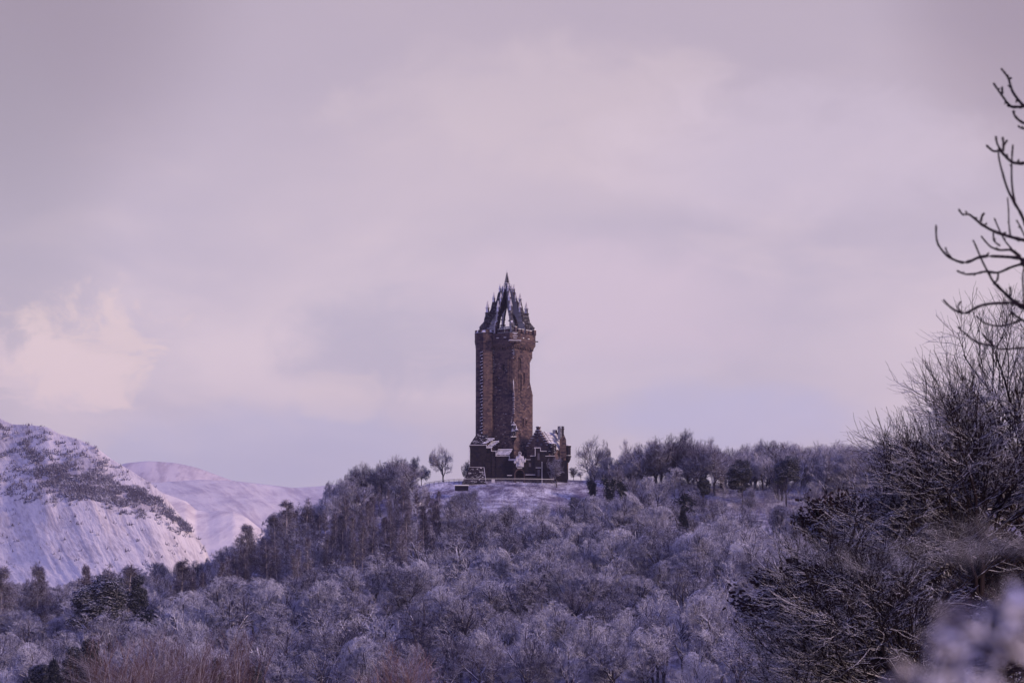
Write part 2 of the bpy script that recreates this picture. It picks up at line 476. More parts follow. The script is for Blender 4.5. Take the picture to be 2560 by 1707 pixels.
def broadleaf(seed, h=13.0, w=10.0, nl=7, c2=9, c3=8, c4=10, trunk=0.28, fork=(38, 14), tw=0.017, sq=True, up=0.10, upright=0.0, lf=0.70):
    rng = np.random.default_rng(seed)
    T0 = grow(rng, Z3(0, 0, -0.6), Z3(rng.normal(0, .06), rng.normal(0, .06), 1), np.array([h * (trunk + 0.32)]), np.array([h * 0.023]), np.array([h * 0.013]), 6, 0.05, 0.07)
    L1 = spawn(rng, *T0, nl, h * 0.52, fork, 6, trunk / (trunk + .32), 1.0, lf, 0.07, up, 0.19, 0.25, upd=upright)
    L2 = spawn(rng, *L1, c2, h * 0.27, (48, 14), 4, 0.18, 1.0, lf * .83, 0.042, up * 0.8, 0.14, 0.45)
    L3 = spawn(rng, *L2, c3, h * 0.125, (45, 16), 3, 0.15, 1.0, 0.5, 0.019, 0.06, 0.15, 0.4)
    L4 = spawn(rng, *L3, c4, h * 0.062, (42, 18), 1, 0.12, 1.0, 0.6, tw, 0.06, 0.15, 0.3)
    if sq:
        cen = np.array([0, 0, h * 0.56]); rad = np.array([w / 2, w / 2, h * 0.46])
        fs = lambda s: (squash(s[0], cen, rad), s[1])
        L2, L3, L4 = fs(L2), fs(L3), fs(L4)
    tv = tubes([T0, L1], [7, 6]); cv = tubes([L2, L3, L4], [4, 3, 3])
    return tv, cv


def larch(seed, h=17.0, w=4.6, nb=100, c2=19, c3=4, start=0.08, tw=0.016):
    rng = np.random.default_rng(seed)
    T0 = grow(rng, Z3(0, 0, -0.6), Z3(rng.normal(0, .03), rng.normal(0, .03), 1), np.array([h]), np.array([h * 0.0125]), np.array([0.03]), 8, 0.05, 0.015)
    t = np.sort(rng.uniform(start, 0.985, nb)); P = T0[0][0]; s = t * 8; i = np.minimum(s.astype(int), 7)
    pos = P[i] + (P[i + 1] - P[i]) * (s - i)[:, None]
    ph = rng.uniform(0, 2 * math.pi, nb); el = R(12) + (t - 0.5) * 0.7 + rng.normal(0, .12, nb)
    d = np.stack([np.cos(ph) * np.cos(el), np.sin(ph) * np.cos(el), np.sin(el)], 1)
    rel = (1 - t) / (1 - start)
    L = w / 2 * (0.12 + 0.95 * rel ** 0.75) * rng.uniform(0.6, 1.15, nb)
    L1 = grow(rng, pos, d, L, 0.02 + 0.02 * rel, np.full(nb, 0.014), 4, 0.02, 0.09)
    L2 = spawn(rng, *L1, c2, 0.85, (60, 16), 2, 0.12, 1.0, 0.5, tw, -0.05, 0.15, 0.5)
    L3 = spawn(rng, *L2, c3, 0.42, (45, 16), 1, 0.1, 1.0, 0.6, tw * 0.85, -0.10, 0.15, 0.3)
    return tubes([T0], [7]), tubes([L1, L2, L3], [3, 3, 3])


def pine(seed, h=13.0, bare=0.5, w=7.0, nb=26, tuft=44):
    rng = np.random.default_rng(seed)
    T0 = grow(rng, Z3(0, 0, -0.6), Z3(rng.normal(0, .07), 0, 1), np.array([h * 0.95]), np.array([h * 0.015]), np.array([0.05]), 7, 0.05, 0.04)
    L1 = spawn(rng, *T0, nb, w * 0.55, (68, 12), 4, bare, 1.0, 0.5, 0.04, 0.05, 0.12, 0.55)
    L2 = spawn(rng, *L1, 8, w * 0.16, (50, 15), 2, 0.35, 1.0, 0.5, 0.02, 0.08, 0.15, 0.3)
    n = len(L2[0]); tip = np.repeat(L2[0][:, 1:].reshape(-1, 3), tuft, 0)
    pos = tip + rng.normal(0, 0.26, tip.shape) * np.array([1.4, 1.4, 0.5])
    d = nrm(rng.normal(0, 1, pos.shape) * np.array([1, 1, .5]) + np.array([0, 0, 0.25]))
    N = grow(rng, pos, d, np.full(len(pos), 0.40), np.full(len(pos), 0.058), np.full(len(pos), 0.012), 1, 0, 0)
    return tubes([T0, L1], [7, 5]), tubes([L2, N], [3, 3])


def spruce(seed, h=11.0, w=6.0, nb=95, tuft=26, blunt=0.7):
    rng = np.random.default_rng(seed)
    T0 = grow(rng, Z3(0, 0, -0.5), Z3(0, 0, 1), np.array([h]), np.array([h * 0.015]), np.array([0.04]), 6, 0.05, 0.015)
    t = np.sort(rng.uniform(0.05, 0.98, nb)); P = T0[0][0]; s = t * 6; i = np.minimum(s.astype(int), 5)
    pos = P[i] + (P[i + 1] - P[i]) * (s - i)[:, None]
    ph = rng.uniform(0, 2 * math.pi, nb); el = R(5) + (t - .3) * 0.9
    d = np.stack([np.cos(ph) * np.cos(el), np.sin(ph) * np.cos(el), np.sin(el)], 1)
    L = w / 2 * (0.1 + (1 - t) ** blunt) * rng.uniform(0.7, 1.1, nb)
    L1 = grow(rng, pos, d, L, np.full(nb, 0.05), np.full(nb, 0.015), 4, -0.06, 0.06)
    L2 = spawn(rng, *L1, 8, 0.9, (50, 10), 2, 0.15, 1.0, 0.5, 0.02, -0.03, 0.1, 0.45)
    tip = np.repeat(L2[0].reshape(-1, 3), max(1, tuft // 2), 0)
    pos = tip + rng.normal(0, 0.12, tip.shape)
    d = nrm(rng.normal(0, 1, pos.shape) + np.array([0, 0, 0.2]))
    N = grow(rng, pos, d, np.full(len(pos), 0.26), np.full(len(pos), 0.042), np.full(len(pos), 0.012), 1, 0, 0)
    return tubes([T0, L1], [7, 4]), tubes([L2, N], [3, 3])


def ivy_tree(seed, h=10.0, nl=4):
    rng = np.random.default_rng(seed)
    T0 = grow(rng, Z3(0, 0, -0.5), Z3(0.05, 0, 1), np.array([h * 0.5]), np.array([0.22]), np.array([0.16]), 5, 0.05, 0.05)
    L1 = spawn(rng, *T0, nl, h * 0.55, (28, 8), 5, 0.4, 1.0, 0.7, 0.08, 0.15, 0.10, 0.2)
    L2 = spawn(rng, *L1, 9, h * 0.16, (45, 12), 3, 0.2, 1.0, 0.4, 0.02, 0.08, 0.15, 0.4)
    L3 = spawn(rng, *L2, 8, h * 0.07, (45, 12), 1, 0.2, 1.0, 0.6, 0.014, 0.05, 0.15, 0.3)
    pts = np.concatenate([T0[0][:, 1:].reshape(-1, 3), L1[0][:, :-1].reshape(-1, 3)])
    pts = []
    for S in (T0, L1):
        P = S[0]
        for f in np.linspace(0, 1, 7)[:-1]:
            pts.append((P[:, :-1] * (1 - f) + P[:, 1:] * f).reshape(-1, 3))
    pts = np.concatenate(pts); pts = np.repeat(pts, 30, 0)
    pos = pts + rng.normal(0, 1, pts.shape) * (0.18 + 0.55 * rng.uniform(0, 1, (len(pts) // 30, 1)).repeat(30, 0)) * np.array([1, 1, .8])
    return tubes([T0, L1], [6, 5]), tubes([L2, L3], [3, 3]), leaf_quads(rng, pos, 0.14)


def multistem(seed, h=5.0, n=14, spread=22, c2=10, c3=8, tw=0.012, up=0.08, thick=0.006):
    rng = np.random.default_rng(seed)
    a = rng.uniform(0, 2 * math.pi, n); e = np.abs(rng.normal(0, R(spread), n))
    d = np.stack([np.cos(a) * np.sin(e), np.sin(a) * np.sin(e), np.cos(e)], 1)
    st = np.stack([np.cos(a) * .3, np.sin(a) * .3, np.full(n, -0.3)], 1)
    L1 = grow(rng, st, d, h * rng.uniform(0.65, 1.02, n), np.full(n, h * thick), np.full(n, tw * 1.3), 6, up, 0.06)
    L2 = spawn(rng, *L1, c2, h * 0.30, (26, 9), 3, 0.2, 0.98, 0.5, tw * 1.3, up, 0.08, 0.5)
    L3 = spawn(rng, *L2, c3, h * 0.13, (28, 9), 1, 0.15, 1.0, 0.6, tw, 0.06, 0.1, 0.3)
    return tubes([L1], [5]), tubes([L2, L3], [3, 3])


def make_thing(name, parts, label=None, cat='tree', group=None):
    root = bpy.data.objects.new(name, None); C.objects.link(root)
    for pn, (V, F), mat in parts: fast_mesh(pn, V, F, mat, root)
    return tag(root, label, cat, group)


# ------------------------------------------------------------------ terrain
CX = np.array([-900, -400, -162, -120, -99, -81, -61, -48, -38, -26, -10, 25, 60, 104, 162, 300, 500, 900.])
CZ = np.array([-8, 8, 21, 22, 25, 33, 43, 51, 55, 58.0, 59, 59, 58.5, 56.5, 55, 48, 15, -8.])
SY = np.array([-300, 590, 650, 720, 800, 870, 889, 935, 1010, 1300, 1800.])
SS = np.array([0, 0, 0.12, 0.36, 0.62, 0.885, 1, 1, 0.86, 0, 0])
BY = np.array([-300, 0, 40, 150, 350, 600, 900, 1300, 3000.])
BZ = np.array([-3, -1.7, -2.6, -8, -11, -11, -12, -18, -18.])


def _h2(ix, iy, s):
    n = (ix * 374761393 + iy * 668265263 + s * 982451653) & 0x7fffffff
    n = ((n ^ (n >> 13)) * 1274126177) & 0x7fffffff
    return ((n ^ (n >> 16)) & 0xffff) / 65535.0


def vnoise(x, y, s=0):
    x = np.asarray(x, float); y = np.asarray(y, float)
    ix = np.floor(x).astype(np.int64); iy = np.floor(y).astype(np.int64); fx = x - ix; fy = y - iy
    fx = fx * fx * (3 - 2 * fx); fy = fy * fy * (3 - 2 * fy)
    a = _h2(ix, iy, s); b = _h2(ix + 1, iy, s); c = _h2(ix, iy + 1, s); d = _h2(ix + 1, iy + 1, s)
    return (a * (1 - fx) + b * fx) * (1 - fy) + (c * (1 - fx) + d * fx) * fy


def fbm(x, y, s=0, o=4, g=0.5):
    r = 0; a = 1; t = 0
    for i in range(o): r = r + a * vnoise(x * 2 ** i, y * 2 ** i, s + i * 7); t += a; a *= g
    return r / t - 0.5


def H(x, y):
    x = np.asarray(x, float); y = np.asarray(y, float)
    s = np.interp(y + 14 * np.interp(x, [-60, -20, 20, 60], [0, -0.0, 0, 0.0]), SY, SS)
    b = np.interp(y, BY, BZ)
    z = b + (np.interp(x, CX, CZ) - b) * s
    flat = np.exp(-((x / 34) ** 4)) * (np.abs(y - 905) < 60) * np.clip((y - 875) / 14, 0, 1)
    amp = np.clip((y - 420) / 150, 0.15, 1)
    return z + amp * (1 - np.clip(flat, 0, 1)) * (fbm(x / 38, y / 38, 3) * 7 + fbm(x / 9, y / 9, 9, 3) * 1.6)


def terrain():
    xs = np.concatenate([np.linspace(-6000, -900, 14), np.linspace(-700, -210, 18), np.linspace(-200, 200, 201), np.linspace(210, 700, 18), np.linspace(900, 6000, 14)])
    ys = np.concatenate([np.linspace(-300, 560, 50), np.linspace(565, 1010, 224), np.linspace(1020, 1800, 30), np.linspace(2000, 9000, 20)])
    X, Y = np.meshgrid(xs, ys); Zz = H(X, Y)
    V = np.stack([X, Y, Zz], -1).reshape(-1, 3); nx = len(xs); ny = len(ys)
    i = np.arange(ny - 1)[:, None] * nx + np.arange(nx - 1)[None]
    F = np.stack([i, i + 1, i + 1 + nx, i + nx], -1).reshape(-1, 4)
    o = fast_mesh('ground', V, F, 'snowy_ground'); tag(o, kind='structure')
    o.data.polygons.foreach_set('use_smooth', [True] * len(o.data.polygons))


terrain()

# ------------------------------------------------------------------ mountains
SCRUB_POS = []


def mountain(name, mat, prof, D0, D1, depth, back, zb, nu=420, nv=200, gam=4.6, bumps=12.0, seed=5, band=None, skew=-0.22, exp=0.9, glen=30.0):
    px = np.array([p[0] for p in prof], float); rw = np.array([p[1] for p in prof], float)
    u = np.linspace(px[0], px[-1], nu); row = np.interp(u, px, rw)
    # soften the polyline
    k = np.ones(5) / 5; row[2:-2] = np.convolve(row, k, 'valid')
    D = np.interp(u, [px[0], px[-1]], [D0, D1])
    top = np.array([at(a, b, c) for a, b, c in zip(u, row, D)])
    v = np.concatenate([np.linspace(-0.5, 0, 25)[:-1], np.linspace(0, 1, nv)])
    dx = (top[-1, 0] - top[0, 0]) / nu
    s = np.arange(nu) * dx
    Vv = np.zeros((len(v), nu, 3)); UV = np.zeros((len(v), nu, 3))
    for j, t in enumerate(v):
        a = abs(t)
        if t < 0:
            yy = top[:, 1] + back * a * 2; hz = 1 - 0.8 * (a * 2) ** 1.3
        else:
            yy = top[:, 1] - depth * a
            hz = 1 - a ** exp * 1.0
            # cliff : steeper belt about a third of the way down
            hz = hz - 0.05 * math.sin(math.pi * min(1, max(0, (a - 0.05) / 0.6))) * (1 if band else 0)
        xx = top[:, 0] * (yy / top[:, 1]) if t > 0 else top[:, 0] * (yy / top[:, 1])
        z = zb + (top[:, 2] - zb) * hz
        dl = a * depth
        g = fbm((s + skew * dl) / glen, np.full(nu, dl / 900.0), seed, 4, 0.55)
        lump = fbm(s / 210.0, np.full(nu, dl / 210.0), seed + 50, 4)
        fade = min(1.0, a * 5) if t > 0 else 0.4 * min(1, a * 5)
        if t > 0: z = z + fade * (gam * g * 1.6 + bumps * lump * 2) * np.clip((top[:, 2] - zb) / 200, 0.1, 1) + 1.5 * fbm(s / 14.0, np.full(nu, dl / 14.), seed + 9, 3)
        Vv[j, :, 0] = xx; Vv[j, :, 1] = yy; Vv[j, :, 2] = z
        UV[j, :, 0] = s + skew * dl; UV[j, :, 1] = dl
    V = Vv.reshape(-1, 3); nx = nu; ny = len(v)
    i = np.arange(ny - 1)[:, None] * nx + np.arange(nx - 1)[None]
    F = np.stack([i, i + nx, i + nx + 1, i + 1], -1).reshape(-1, 4)
    o = fast_mesh(name, V, F, mat); tag(o, kind='structure')
    o.data.polygons.foreach_set('use_smooth', [True] * len(o.data.polygons))
    # vegetation attribute
    cp, sp = math.cos(PITCH), math.sin(PITCH)
    f = V[:, 1] * cp + V[:, 2] * sp; up = -V[:, 1] * sp + V[:, 2] * cp
    pxs = 1280 + V[:, 0] / f * FPX; rws = 853.5 - up / f * FPX
    m = np.zeros(len(V))
    if band:
        for (lo, hi, pw) in band:
            a = np.interp(pxs, [q[0] for q in lo], [q[1] for q in lo]); b = np.interp(pxs, [q[0] for q in hi], [q[1] for q in hi])
            wob = fbm(pxs / 40, rws / 40, 77, 3) * 30
            t = np.clip((rws + wob - a) / 26, 0, 1) * np.clip((b - rws + wob * 0.6) / 12, 0, 1)
            m = np.maximum(m, t * pw)
    at_ = o.data.attributes.new('scrub', 'FLOAT', 'POINT'); at_.data.foreach_set('value', m.astype(np.float32))
    at2 = o.data.attributes.new('slope_uv', 'FLOAT_VECTOR', 'POINT'); at2.data.foreach_set('vector', UV.reshape(-1).astype(np.float32))
    if band:
        rng = np.random.default_rng(seed)
        w = m * np.clip(fbm(pxs / 22, rws / 13, 5, 2) * 2.2 + .5, 0.0, 1) ** 1.5 * (0.12 + 1.6 * (vnoise(pxs / 5.5, rws / 5.5, 15) > .5)) + 0.004 * (vnoise(pxs / 14, rws / 7, 15) > 0.62) * (rws < 1420)
        w = np.where(np.arange(len(V)) < 24 * nu, 0, w); w = w / w.sum()
        idx = rng.choice(len(V), 10500, p=w)
        SCRUB_POS.append(V[idx] + rng.normal(0, 2.0, (len(idx), 3)) * np.array([1, 1, 0]))
    return o


mountain('crag_hill', 'crag_snow',
         [(-420, 1010), (-200, 1020), (-60, 1036), (0, 1046), (30, 1060), (85, 1063), (120, 1068), (150, 1085), (200, 1099), (240, 1118), (280, 1148), (330, 1178), (380, 1210), (405, 1232),
          (430, 1262), (460, 1300), (490, 1340), (513, 1368), (522, 1392), (560, 1470), (620, 1570), (720, 1650)],
         3700, 3000, 900, 700, -25, nu=620, nv=260,
         band=[([(-400, 1040), (0, 1052), (60, 1090), (120, 1140), (180, 1155), (250, 1186), (350, 1212), (430, 1264), (515, 1366), (600, 1500)],
                [(-400, 1060), (0, 1078), (60, 1112), (85, 1150), (95, 1232), (150, 1246), (240, 1252), (330, 1272), (400, 1292), (450, 1322), (490, 1356), (520, 1392), (600, 1500)], 1.0),
               ([(90, 1066), (120, 1072), (150, 1090), (180, 1108)], [(90, 1064), (120, 1086), (150, 1112), (180, 1112)], 0.8),
               ([(-400, 1030), (0, 1050), (100, 1066), (240, 1122), (400, 1232), (515, 1368)], [(-400, 1250), (0, 1240), (100, 1262), (250, 1275), (400, 1312), (520, 1396)], 0.08),
               ([(-400, 1170), (0, 1158), (40, 1180), (60, 1200)], [(-400, 1180), (0, 1175), (40, 1188), (60, 1200)], 0.5)])
mountain('far_hill', 'grey_snow',
         [(100, 1230), (250, 1185), (310, 1158), (370, 1152), (440, 1157), (490, 1168), (540, 1186), (580, 1201), (640, 1208), (690, 1214), (740, 1220), (800, 1216), (840, 1212), (950, 1206), (1080, 1215), (1300, 1260), (1500, 1350)],
         6600, 6600, 1200, 600, 20, nu=300, nv=100, gam=6, bumps=22, seed=21, skew=0.2, exp=1.0, glen=160)
mountain('snowy_slope', 'far_snow',
         [(150, 1290), (300, 1228), (360, 1209), (420, 1204), (500, 1199), (560, 1201), (620, 1206), (690, 1216), (740, 1219), (800, 1215), (840, 1211), (950, 1204), (1100, 1230), (1400, 1330)],
         5900, 5700, 1500, 300, -20, nu=340, nv=160, gam=5, bumps=16, seed=33, skew=-0.3, exp=1.0, glen=120)
mountain('low_hill', 'far_snow',
         [(300, 1230), (400, 1228), (430, 1240), (465, 1252), (490, 1274), (520, 1279), (550, 1276), (585, 1279), (615, 1292), (640, 1312), (690, 1352), (760, 1430), (860, 1560)],
         4500, 4400, 900, 500, -20, nu=260, nv=120, gam=4, bumps=12, seed=41, skew=0.4, exp=1.0, glen=90)


def scrub_mesh():
    rng = np.random.default_rng(8); P = np.concatenate(SCRUB_POS); n = len(P)
    c = 6; base = np.repeat(P, c, 0) + rng.normal(0, 1.0, (n * c, 3)) * np.array([1, 1, 0])
    d = nrm(rng.normal(0, 0.55, (n * c, 3)) + np.array([0, 0, 1.0]))
    L = rng.uniform(1.0, 4.6, n * c)
    S = grow(rng, base - np.array([0, 0, 0.6]), d, L, rng.uniform(0.25, 0.7, n * c), np.full(n * c, 0.10), 1, 0, 0)
    V, F = tubes([S], [3])
    o = fast_mesh('crag_scrub', V, F, 'crag_scrub')
    tag(o, 'dark leafless scrub and small trees growing along the snowy crag', 'scrub', kind='stuff')


scrub_mesh()
# ------------------------------------------------------------------ the tower
TH = R(33.5); YT = 900.0
E1 = np.array([math.cos(TH), -math.sin(TH), 0]); E2 = np.array([math.sin(TH), math.cos(TH), 0])   # along the dark face / along the lit face
UZ = np.array([0, 0, 1.0])
TC = at(1273, 1206, YT)
M = 0.1272                       # metres per photograph pixel at the tower


def zt(row, Y=YT): return at(1273, row, Y)[2]


def xt(px, Y=YT, row=1100): return at(px, row, Y)[0]


def ring_sq(half, r, z, c=TC, m=6):
    """square ring (rotated plan) with rounded corners of radius r"""
    pts = []
    for k, (sa, sb) in enumerate([(1, -1), (1, 1), (-1, 1), (-1, -1)]):
        a0 = -90 + 90 * k
        for i in range(m):
            t = R(a0 + 90 * i / (m - 1))
            a = sa * (half - r) + r * math.cos(t); b = sb * (half - r) + r * math.sin(t)
            p = np.array(c) + a * E1 + b * E2; pts.append((p[0], p[1], z))
    return pts


def ring_n(c, rad, z, n=8, ph=None):
    ph = -TH + math.pi / n if ph is None else ph
    return [(c[0] + rad * math.cos(ph + 2 * math.pi * i / n), c[1] + rad * math.sin(ph + 2 * math.pi * i / n), z) for i in range(n)]


def pinnacle(mb, c, z0, z1, w, crockets=6):
    """shaft with a collar and a crocketed spirelet"""
    h = z1 - z0; zs = z0 + h * 0.36
    mb.cone(c, w * 0.62, w * 0.55, z0, zs, 4, math.pi / 4 - TH)
    mb.cone(c, w * 0.86, w * 0.86, zs, zs + h * 0.035, 4, math.pi / 4 - TH)
    mb.cone(c, w * 0.60, w * 0.09, zs + h * 0.035, z0 + h * 0.93, 8)
    for i in range(crockets):
        f = (i + 0.5) / crockets; r = w * (0.62 * (1 - f) + 0.12 * f); zz = zs + (z0 + h * 0.9 - zs) * f
        for q in range(4):
            a = q * math.pi / 2 - TH; mb.obox((c[0] + r * math.cos(a), c[1] + r * math.sin(a), zz), w * .10, w * .10, w * .09, (1, 0, 0), (0, 1, 0))
    mb.cone(c, w * 0.20, w * 0.20, z0 + h * 0.93, z0 + h * 0.955, 6); mb.cone(c, w * 0.09, w * 0.03, z0 + h * 0.955, z1, 5)


def build_tower():
    T = empty('monument_tower', TC, 'tall dark sandstone tower topped by a crown of snowy pinnacles on the hilltop', 'tower')
    half = 5.4
    zb = TC[2] - 1.0
    rows = [(None, zb, half + .0, .04), (1150, None, half, .04), (987, None, half, .04), (980, None, half, .5), (972, None, half, 1.1), (962, None, half, 1.9), (956, None, half, 2.35),
            (904, None, half, 2.35), (903.5, None, half, 1.7), (900, None, half, 1.7), (899.5, None, half, 1.0), (896, None, half, 1.0), (895.5, None, half, 0.35), (872, None, half, 0.3)]
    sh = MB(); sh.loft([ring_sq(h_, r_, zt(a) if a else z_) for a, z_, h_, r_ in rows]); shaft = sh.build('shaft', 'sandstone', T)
    # string course with snow, and sloped offset where the lower corners stop
    sc = MB(); sc.loft([ring_sq(half + .10, .06, zt(988.5)), ring_sq(half + .10, .06, zt(986.5))]); sc.build('string_course', 'sandstone', T)
    # broach spurs (snowy splays at front and side corner)
    for k, (sa, sb) in enumerate(((1, -1), (1, 1))):
        b = MB(); cor = TC + sa * half * E1 + sb * half * E2; inn = TC + sa * (half - .68) * E1 + sb * (half - .68) * E2
        p0 = cor + np.array([0, 0, zt(986) - TC[2]]); top = inn + np.array([0, 0, zt(952) - TC[2]])
        l = cor - sa * 0.9 * E1 + np.array([0, 0, zt(986) - TC[2]]); r = cor - sb * 0.9 * E2 + np.array([0, 0, zt(986) - TC[2]])
        b.add([p0, l, r, top], [(0, 1, 3), (0, 3, 2), (0, 2, 1), (1, 2, 3)]); b.build('corner_splay', 'snow' if k == 0 else 'sandstone', T)
    # ---- stair turret at the left corner
    tc = TC - half * E1 - half * E2; tr = 3.22
    st = MB(); st.loft([ring_n(tc, tr, zb), ring_n(tc, tr, zt(870))]); st.build('stair_turret', 'sandstone', T)
    # open stair : slot with posts and stepped sills on the face turned left
    nrm_a = -E2.copy()          # outward normal of that face
    ap = tr * math.cos(math.pi / 8)
    f0 = tc + ap * nrm_a; wid = tr * math.sin(math.pi / 8)
    slot = MB(); cs = f0 + E1 * wid * 0.42
    slot.obox((cs[0], cs[1], (zt(881) + zt(1094)) / 2), wid * .44, .03, (zt(881) - zt(1094)) / 2, E1, E2); sl = slot.build('stair_opening', 'dark_opening', T)
    for s in (-1, 1):
        p = MB(); q = cs + E1 * wid * .44 * s
        p.obox((q[0], q[1], (zt(880) + zt(1096)) / 2), .10, .13, (zt(880) - zt(1096)) / 2, E1, E2); p.build('post', 'sandstone', sl)
    sb_ = MB()
    for i in range(28):
        r = 884 + i * 7.7
        if i % 3 == 2: continue
        c = cs - E2 * 0.10; u = nrm((E1 + UZ * 0.30)[None])[0]
        sb_.obox((c[0], c[1], zt(r)), wid * .44, .16, .10, u, E2, np.cross(u, E2) * 1.0)
    for i in range(9):
        r = 884 + (i * 3 + 2) * 7.7; c = cs - E2 * .10 + E1 * .12
        sb_.obox((c[0], c[1], zt(r)), .22, .14, .22, E1, E2)
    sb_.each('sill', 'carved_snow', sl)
    # ---- vertical mouldings with snow caught on them
    for px_, r0, r1, nm in ((1240.5, 838, 985, 0), (1297.5, 886, 985, 1)):
        pass
    for (a_, side, r0, r1) in ((-half + 3.05, 0, 868, 912), (half - 2.3, 0, 895, 985), (-half + 2.6, 1, 895, 987)):
        p = MB()
        c = TC + (a_ * E1 - half * E2 if side == 0 else half * E1 + a_ * E2); n_ = -E2 if side == 0 else E1
        p.obox((*(c + n_ * .08)[:2], (zt(r0) + zt(r1)) / 2), .10, .10, (zt(r0) - zt(r1)) / 2, E1, E2); p.each('moulding', 'sandstone', T)

    def window(a_, side, r0, r1, w=0.42, frame=True):
        c = TC + (a_ * E1 - half * E2 if side == 0 else half * E1 + a_ * E2)
        n_, u_ = (-E2, E1) if side == 0 else (E1, E2)
        zc = (zt(r0) + zt(r1)) / 2; hh = (zt(r0) - zt(r1)) / 2
        m = MB()
        for s in (-1, 1): m.obox((*(c + u_ * s * (w + .10) + n_ * .06)[:2], zc), .09, .14, hh + .1, u_, n_)
        m.obox((*(c + n_ * .06)[:2], zc + hh + .18), w + .22, .17, .12, u_, n_); m.obox((*(c + n_ * .10)[:2], zc - hh - .18), w + .28, .22, .10, u_, n_)
        fr = m.build('window', 'sandstone', T)
        g = MB(); g.obox((*(c + n_ * .02)[:2], zc), w, .03, hh, u_, n_); g.build('pane', 'dark_opening', fr)
    window(-1.25, 0, 945, 966, .55); window(-1.3, 0, 950, 964, .2)
    window(-1.6, 1, 940, 975, .30); window(0.3, 1, 935, 960, .28)
    window(-0.4, 1, 1048, 1068, .33); window(1.6, 1, 1052, 1060, .35)
    window(-1.9, 1, 900, 925, .22); window(1.5, 0, 915, 930, .25)
    # scattered putlog ledges that hold snow
    rng = random.Random(4)
    lg = MB()
    for i in range(38):
        sd = 0 if rng.random() < .8 else 1
        a_ = rng.uniform(-2.3, 2.6); r = rng.uniform(905, 1120)
        if sd == 1: a_ = rng.uniform(-2.8, 3)
        c = TC + (a_ * E1 - half * E2 if sd == 0 else half * E1 + a_ * E2); n_, u_ = (-E2, E1) if sd == 0 else (E1, E2)
        lg.obox((*(c + n_ * .03)[:2], zt(r)), rng.uniform(.06, .26), .10, .05, u_, n_)
    for i in range(0, 46, 2):       # snow lodged on the long front arris
        r = 988 + i * 2.3 + rng.uniform(-.8, .8)
        if 1043 < r < 1098 or r > 1100: continue
        c = TC + half * E1 - half * E2 + (E1 - E2) * .0
        w_ = rng.uniform(.08, .30); lg.obox((c[0] - w_ * .5, c[1] - .03, zt(r)), w_, .12, .09, E1, E2)
    for i in range(0, 34, 2):
        r = 868 + i * 2.0 + rng.uniform(-.5, .5); c = TC + (-half + 3.05) * E1 - half * E2 - E2 * .14
        if rng.random() < .75: lg.obox((c[0] + rng.uniform(-.2, .2), c[1], zt(r)), rng.uniform(.08, .28), .10, .07, E1, E2)
        c = TC + (half - .3) * E1 - half * E2 - E2 * .14
        if rng.random() < .6 and i < 18: lg.obox((c[0] + rng.uniform(-.2, .2), c[1], zt(870 + i * 1.9)), rng.uniform(.08, .25), .10, .08, E1, E2)
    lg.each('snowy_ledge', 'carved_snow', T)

    # ---- parapet stage
    hp = 6.15
    pa = MB()
    pa.loft([ring_sq(half + .02, .3, zt(876)), ring_sq(half + .30, .3, zt(873)), ring_sq(half + .34, .3, zt(870)), ring_sq(hp - .12, .35, zt(866)), ring_sq(hp, .35, zt(864)), ring_sq(hp, .35, zt(838))])
    par = pa.build('parapet', 'sandstone', T)
    tp = MB(); tp.loft([ring_n(tc, tr + .02, zt(876)), ring_n(tc, tr + .10, zt(866)), ring_n(tc, tr + .32, zt(858)), ring_n(tc, tr + .34, zt(836))]); tp.build('turret_parapet', 'sandstone', T)
    cap = MB(); cap.loft([ring_sq(hp + .10, .35, zt(837.8)), ring_sq(hp + .12, .35, zt(836.6))]); cap.build('coping', 'crown_stone', par)
    fl = MB(); fl.loft([ring_sq(hp - .5, .2, zt(836.4)), ring_sq(hp - .9, .2, zt(835.0))]); fl.build('walkway', 'snow', T)
    # merlons
    mr = MB()
    for side in range(4):
        n_ = (-E2, E1, E2, -E1)[side]; u_ = (E1, E2, -E1, -E2)[side]
        for i in range(6):
            a_ = -hp + .95 + i * (2 * hp - 1.9) / 5
            c = TC + n_ * (hp - .32) + u_ * a_; zz = zt(836.2)
            if i in (0, 5): continue
            mr.obox((c[0], c[1], zz + .52), .72, .27, .50, u_, n_)
    for (sa, sb) in ((1, -1), (1, 1), (-1, 1)):
        c = TC + sa * (hp - .55) * E1 + sb * (hp - .55) * E2; mr.obox((c[0], c[1], zt(836.2) + .75), .62, .62, .75, E1, E2)
    mr.each('merlon', 'sandstone', par)
    mc = MB()
    for side in range(4):
        n_ = (-E2, E1, E2, -E1)[side]; u_ = (E1, E2, -E1, -E2)[side]
        for i in range(4):
            a_ = -hp + .95 + (i + 1) * (2 * hp - 1.9) / 5; c = TC + n_ * (hp - .32) + u_ * a_
            mc.obox((c[0], c[1], zt(836.2) + 1.10), .80, .33, .08, u_, n_)
    for (sa, sb) in ((1, -1), (1, 1), (-1, 1)):
        c = TC + sa * (hp - .55) * E1 + sb * (hp - .55) * E2; mc.obox((c[0], c[1], zt(836.2) + 1.57), .68, .68, .07, E1, E2)
    mc.each('snow_cap', 'snow', par)
    ttop = MB(); ttop.loft([ring_n(tc, tr + .42, zt(836)), ring_n(tc, tr + .42, zt(834.6)), ring_n(tc, tr - .5, zt(829)), ring_n(tc, tr * .4, zt(827.5))]); ttop.build('turret_roof', 'crown_stone', T)
    tm = MB()
    for i in range(8):
        a = -TH + 2 * math.pi * i / 8; c = tc + (tr + .1) * np.array([math.cos(a), math.sin(a), 0]) * .93
        tm.obox((c[0], c[1], zt(835) + .42), .28, .62, .42, (math.cos(a), math.sin(a), 0), (-math.sin(a), math.cos(a), 0))
